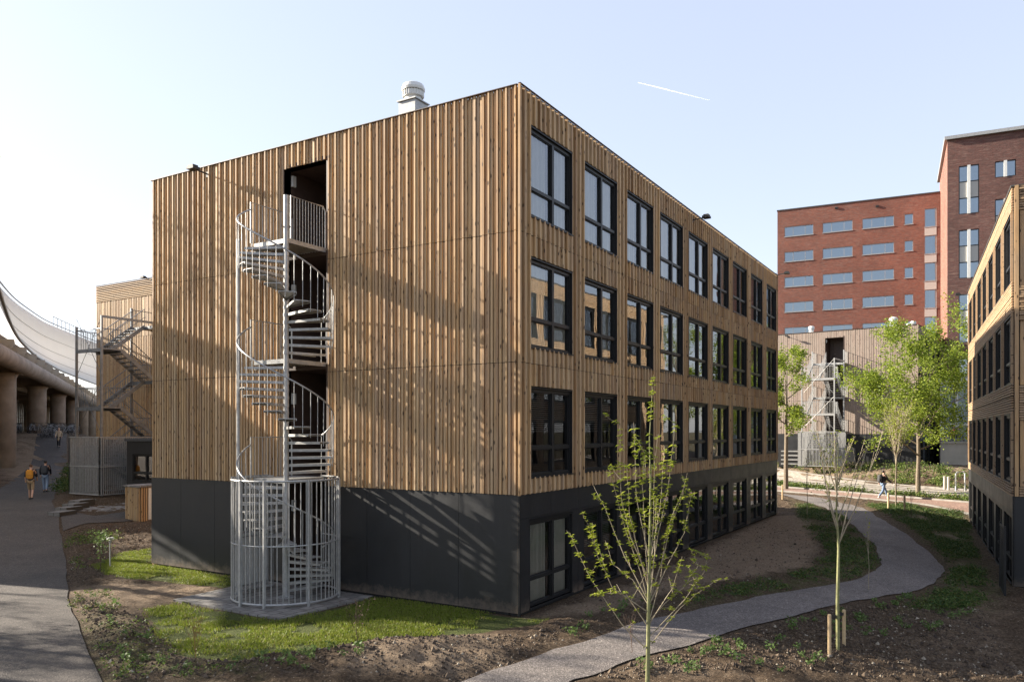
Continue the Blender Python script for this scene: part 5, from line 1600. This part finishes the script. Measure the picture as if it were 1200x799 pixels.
SKIN = flat('skin', (0.50, 0.30, 0.21), 0.5, var=0.05)
def person(label, loc, rot, h, stride, top, legs, hair, shorts=False, bag=None, shoe=(0.03, 0.03, 0.03), hairlong=False, coat=False, armswing=0.25, cap=False, sit=False):
    t = thing('person', label, 'person', loc, rot)
    k = h/1.75
    def V(x, y, z): return Vector((x*k, y*k, z*k))
    hz = 0.92
    if sit: hz = 0.48
    s = stride
    hip = [V(0, 0.09, hz-0.03), V(0, -0.09, hz-0.03)]
    if sit:
        knee = [V(0.42, 0.1, 0.5), V(0.42, -0.1, 0.5)]; ank = [V(0.46, 0.1, 0.08), V(0.44, -0.1, 0.08)]
    else:
        knee = [V(s*0.5+0.05, 0.09, 0.49), V(-s*0.35+0.06, -0.09, 0.48)]; ank = [V(s*0.95, 0.09, 0.09), V(-s*0.95, -0.09, 0.13)]
    toe = [ank[0]+V(0.15, 0.01, -0.05), ank[1]+V(0.14, -0.01, -0.06)]
    heel = [ank[0]+V(-0.05, 0, -0.06), ank[1]+V(-0.05, 0, -0.04)]
    zz = hz-0.92
    pel = V(0, 0, 0.95+zz); wa = V(0.01, 0, 1.1+zz); ch = V(0.02, 0, 1.32+zz); nk = V(0.03, 0, 1.49+zz); hd0 = V(0.04, 0, 1.56+zz); hd = V(0.055, 0, 1.65+zz)
    sh = [V(0.01, 0.17, 1.42+zz), V(0.01, -0.17, 1.42+zz)]
    a = armswing
    el = [V(-a*0.45, 0.22, 1.16+zz), V(a*0.45, -0.22, 1.16+zz)]; wr = [V(-a*0.6+0.08, 0.2, 0.93+zz), V(a+0.1, -0.2, 0.97+zz)]
    if sit: wr = [V(0.28, 0.14, 1.1+zz), V(0.28, -0.14, 1.1+zz)]; el = [V(0.05, 0.23, 1.15+zz), V(0.05, -0.23, 1.15+zz)]
    hn = [wr[0]+V(0.02, 0, -0.09), wr[1]+V(0.05, 0, -0.08)]
    vs = [pel, wa, ch, nk, hd0, hd, V(0.05, 0, 1.72+zz)]+[sh[0], el[0], wr[0], hn[0], sh[1], el[1], wr[1], hn[1]]+[hip[0], knee[0], ank[0], toe[0], hip[1], knee[1], ank[1], toe[1]]
    ed = [(0, 1), (1, 2), (2, 3), (3, 4), (4, 5), (5, 6), (2, 7), (7, 8), (8, 9), (9, 10), (2, 11), (11, 12), (12, 13), (13, 14), (0, 15), (15, 16), (16, 17), (17, 18), (0, 19), (19, 20), (20, 21), (21, 22)]
    rd = [.12, .11, .125, .055, .06, .085, .06, .055, .042, .03, .035, .055, .042, .03, .035, .075, .055, .04, .03, .075, .055, .04, .03]
    rd = [r*k for r in rd]
    skinobj('body', vs, ed, rd, SKIN, t)
    tm = flat('cloth', top, 0.85, var=0.1); lm = flat('cloth', legs, 0.85, var=0.12)
    lowz = 0.55 if coat else 0.9
    vs = [V(0, 0, lowz+zz), V(0.0, 0, 1.0+zz), V(0.01, 0, 1.12+zz), ch, V(0.02, 0, 1.46+zz), sh[0], el[0], wr[0].lerp(el[0], 0.75 if shorts else 0.05), sh[1], el[1], wr[1].lerp(el[1], 0.75 if shorts else 0.05)]
    ed = [(0, 1), (1, 2), (2, 3), (3, 4), (3, 5), (5, 6), (6, 7), (3, 8), (8, 9), (9, 10)]
    r_ = [(.16 if coat else .15), .145, .14, .155, .075, .08, .062, .052, .08, .062, .052]
    skinobj('coat' if coat else 'top', vs, ed, [q*k for q in r_], tm, t, 3)
    cut = 0.15 if shorts else 1.0
    def lg(i): return knee[i].lerp(ank[i], 0.0 if shorts else 0.93)
    vs = [V(0, 0, 0.97+zz), hip[0], knee[0].lerp(hip[0], 0.12 if shorts else 0.0), lg(0), hip[1], knee[1].lerp(hip[1], 0.12 if shorts else 0.0), lg(1)]
    ed = [(0, 1), (1, 2), (2, 3), (0, 4), (4, 5), (5, 6)]
    skinobj('shorts' if shorts else 'trousers', vs, ed, [q*k for q in (.135, .095, .075, .06 if not shorts else .075, .095, .075, .06 if not shorts else .075)], lm, t)
    sm_ = flat('shoe', shoe, 0.6)
    for i in (0, 1):
        skinobj('shoe', [heel[i], ank[i].lerp(toe[i], 0.4), toe[i]], [(0, 1), (1, 2)], [.045*k, .05*k, .04*k], sm_, t)
    hm = flat('hair', hair, 0.7, var=0.3)
    hv = [V(0.02, 0, 1.72+zz), V(-0.01, 0, 1.66+zz), V(-0.02, 0, 1.58+zz)]+([V(-0.05, 0, 1.42+zz)] if hairlong else [])
    skinobj('cap' if cap else 'hair', hv, [(i, i+1) for i in range(len(hv)-1)], [q*k for q in ([.09, .088, .07]+([.06] if hairlong else []))], hm, t)
    f = MB(); f.box(0.13*k, 0.142*k, 0.022*k, 0.042*k, (1.655+zz)*k, (1.668+zz)*k); f.box(0.13*k, 0.142*k, -0.042*k, -0.022*k, (1.655+zz)*k, (1.668+zz)*k)
    f.box(0.13*k, 0.16*k, -0.012*k, 0.012*k, (1.61+zz)*k, (1.645+zz)*k); f.box(0.12*k, 0.138*k, -0.025*k, 0.025*k, (1.58+zz)*k, (1.59+zz)*k)
    f.build('face', SKIN, t)
    if bag:
        b = thing('backpack', bag[1], 'backpack', loc, rot)
        m = MB(); bm = bmesh.new()
        bmesh.ops.create_cube(bm, size=1.0)
        bmesh.ops.scale(bm, vec=(0.17*k, 0.30*k, 0.44*k), verts=bm.verts)
        bmesh.ops.translate(bm, vec=(-0.24*k, 0, 1.25*k), verts=bm.verts)
        bmesh.ops.bevel(bm, geom=bm.edges[:], offset=0.05*k, segments=3, affect='EDGES')
        me = bpy.data.meshes.new('bag_body'); bm.to_mesh(me); bm.free(); me.materials.append(flat('bag', bag[0], 0.7)); link('bag_body', me, b)
        m = MB(); m.box(-0.345*k, -0.32*k, -0.11*k, 0.11*k, 1.08*k, 1.24*k); m.build('pocket', flat('bag pocket', tuple(c*0.8 for c in bag[0]), 0.7), b)
        m = MB()
        for y in (-0.1, 0.1): m.tube([(-0.2*k, y*k, 1.44*k), (0.0, y*k*1.1, 1.5*k), (0.16*k, y*k*1.2, 1.4*k), (0.17*k, y*k*1.2, 1.2*k), (-0.12*k, y*k*1.6, 1.05*k)], 0.018*k, 5)
        m.build('strap', M['black'], b)
    return t
away = math.atan2(CF[1], CF[0])+0.35
w = at_depth(36, 39.2); person('person in dark t-shirt and khaki shorts walking away with an orange backpack', w, away, 1.80, 0.24, (0.03, 0.03, 0.035), (0.30, 0.22, 0.13), (0.09, 0.05, 0.03), True, ((0.55, 0.24, 0.02), 'orange backpack worn by the person in khaki shorts'))
w = at_depth(53, 43.5); person('person in black jacket, blue jeans and dark hat walking away on the asphalt path', w, away, 1.78, 0.2, (0.015, 0.016, 0.02), (0.20, 0.27, 0.38), (0.02, 0.02, 0.02), False, ((0.05, 0.055, 0.065), 'dark grey backpack worn by the person in blue jeans'), cap=True)
w = at_depth(69, 68); person('person with long blonde hair and beige coat walking towards the camera far up the path', w, away+PI, 1.70, 0.15, (0.42, 0.34, 0.24), (0.02, 0.02, 0.025), (0.50, 0.33, 0.16), coat=True, hairlong=True)
w = at_depth(1035, 49); rtv = math.atan2(CR[1], CR[0]); person('person in dark jacket, jeans and cap striding along the red cycle path', w, rtv+0.2, 1.78, 0.40, (0.02, 0.02, 0.022), (0.13, 0.19, 0.29), (0.03, 0.02, 0.02), armswing=0.35, cap=True, shoe=(0.6, 0.6, 0.58), bag=((0.03, 0.03, 0.032), 'small black backpack worn by the person striding in jeans'))
wallp = at_depth(1119, 77)
for i, (px, col, lab) in enumerate(((1117, (0.55, 0.03, 0.05), 'person in red top seated on the terrace behind the concrete wall railing'), (1122, (0.03, 0.05, 0.12), 'person in dark blue top seated on the terrace behind the concrete wall railing'))):
    w = cw((px-600)/F*70.9, 70.9); person(lab, (w[0], w[1], 3.33), math.atan2(-CF[1], -CF[0])+i*0.8, 1.72, 0.0, col, (0.04, 0.04, 0.06), (0.03, 0.02, 0.015), sit=True)
    c = thing('chair', ['dark terrace chair under the person in red', 'dark terrace chair under the person in dark blue'][i], 'chair', (w[0], w[1], 3.32), math.atan2(-CF[1], -CF[0])+i*0.8)
    MB().box(-0.22, 0.22, -0.22, 0.22, 0.36, 0.4).build('seat', M['black'], c); MB().box(-0.25, -0.22, -0.22, 0.22, 0.4, 0.85).build('backrest', M['black'], c)
    for a in (-1, 1):
        for b in (-1, 1): MB().tube([(a*0.2, b*0.2, 0), (a*0.2, b*0.2, 0.36)], 0.015, 5).build('leg', M['black'], c)

# ------------------------------------------------------------------ contrail
cA = px3(748, 97, 2600); cB = px3(795, 108, 2750); cC = px3(832, 118, 2900)
m = MB(); m.tube([cA, cA.lerp(cC, .3), cC], [1.0, 2.0, 0.5], 16)
mm, nt, b = newmat('ice trail'); _tr = N(nt, 'ShaderNodeBsdfTranslucent'); _tr.inputs['Color'].default_value = (1, 1, 1, 1); _mx2 = nt.nodes.new('ShaderNodeMixShader'); _mx2.inputs[0].default_value = 0.5; nt.links.new(b.outputs[0], _mx2.inputs[1]); nt.links.new(_tr.outputs[0], _mx2.inputs[2]); nt.links.new(_mx2.outputs[0], nt.nodes['Material Output'].inputs['Surface']); b.inputs['Base Color'].default_value = (0.78, 0.88, 1.0, 1); b.inputs['Alpha'].default_value = 1.0; b.inputs['Emission Strength'].default_value = 0.0; b.inputs['Roughness'].default_value = 1
tag(m.build('contrail', mm), 'thin white aircraft trail high in the sky', 'contrail', kind='structure')

# ------------------------------------------------------------------ light
SUN = Vector((-0.235, 1.0, 0.43)).normalized()
w = bpy.data.worlds.new('World'); sc.world = w; w.use_nodes = True
nt = w.node_tree; bg = nt.nodes['Background']
sky = nt.nodes.new('ShaderNodeTexSky'); sky.sky_type = 'NISHITA'; sky.sun_disc = False
sky.sun_elevation = math.asin(SUN.z); sky.sun_rotation = math.atan2(SUN.x, SUN.y)
sky.air_density = 1.0; sky.dust_density = 0.7; sky.ozone_density = 1.0; sky.altitude = 0
hz = mixc(nt, 0.42, mixc(nt, 1.0, sky.outputs[0], (1.0, 0.91, 1.0), 'MULTIPLY'), (2.3, 2.3, 2.8))
def vm(op, a, b):
    n = nt.nodes.new('ShaderNodeVectorMath'); n.operation = op
    for i, q in enumerate((a, b)):
        if isinstance(q, tuple): n.inputs[i].default_value = q
        else: nt.links.new(q, n.inputs[i])
    return n.outputs[0]
hz = vm('DIVIDE', vm('MULTIPLY', hz, (5.25, 5.4, 5.45)), vm('ADD', hz, (4.6, 4.6, 4.6)))
nt.links.new(hz, bg.inputs[0]); bg.inputs[1].default_value = 0.108
ld = bpy.data.lights.new('sun', 'SUN'); ld.energy = 4.0; ld.angle = R(0.53); ld.color = (1.0, 0.90, 0.76)
lo_ = bpy.data.objects.new('sun', ld); COL.objects.link(lo_)
lo_.rotation_euler = SUN.to_track_quat('Z', 'Y').to_euler(); lo_.location = (0, 0, 40)

cd = bpy.data.cameras.new('camera'); cam = bpy.data.objects.new('camera', cd); COL.objects.link(cam)
cam.location = CAM; cam.rotation_euler = (PI/2, 0, -TH)
cd.sensor_width = 36; cd.sensor_fit = 'HORIZONTAL'; cd.lens = F/1200*36; cd.shift_y = (505-399.5)/1200
cd.clip_start = 0.1; cd.clip_end = 6000
sc.camera = cam
sc.view_settings.view_transform = 'Standard'; sc.view_settings.look = 'None'; sc.view_settings.gamma = 1.0
sc.view_settings.exposure = 2.17
sc.cycles.max_bounces = 8; sc.cycles.transparent_max_bounces = 12; sc.cycles.caustics_reflective = False
sc.cycles.use_denoising = True
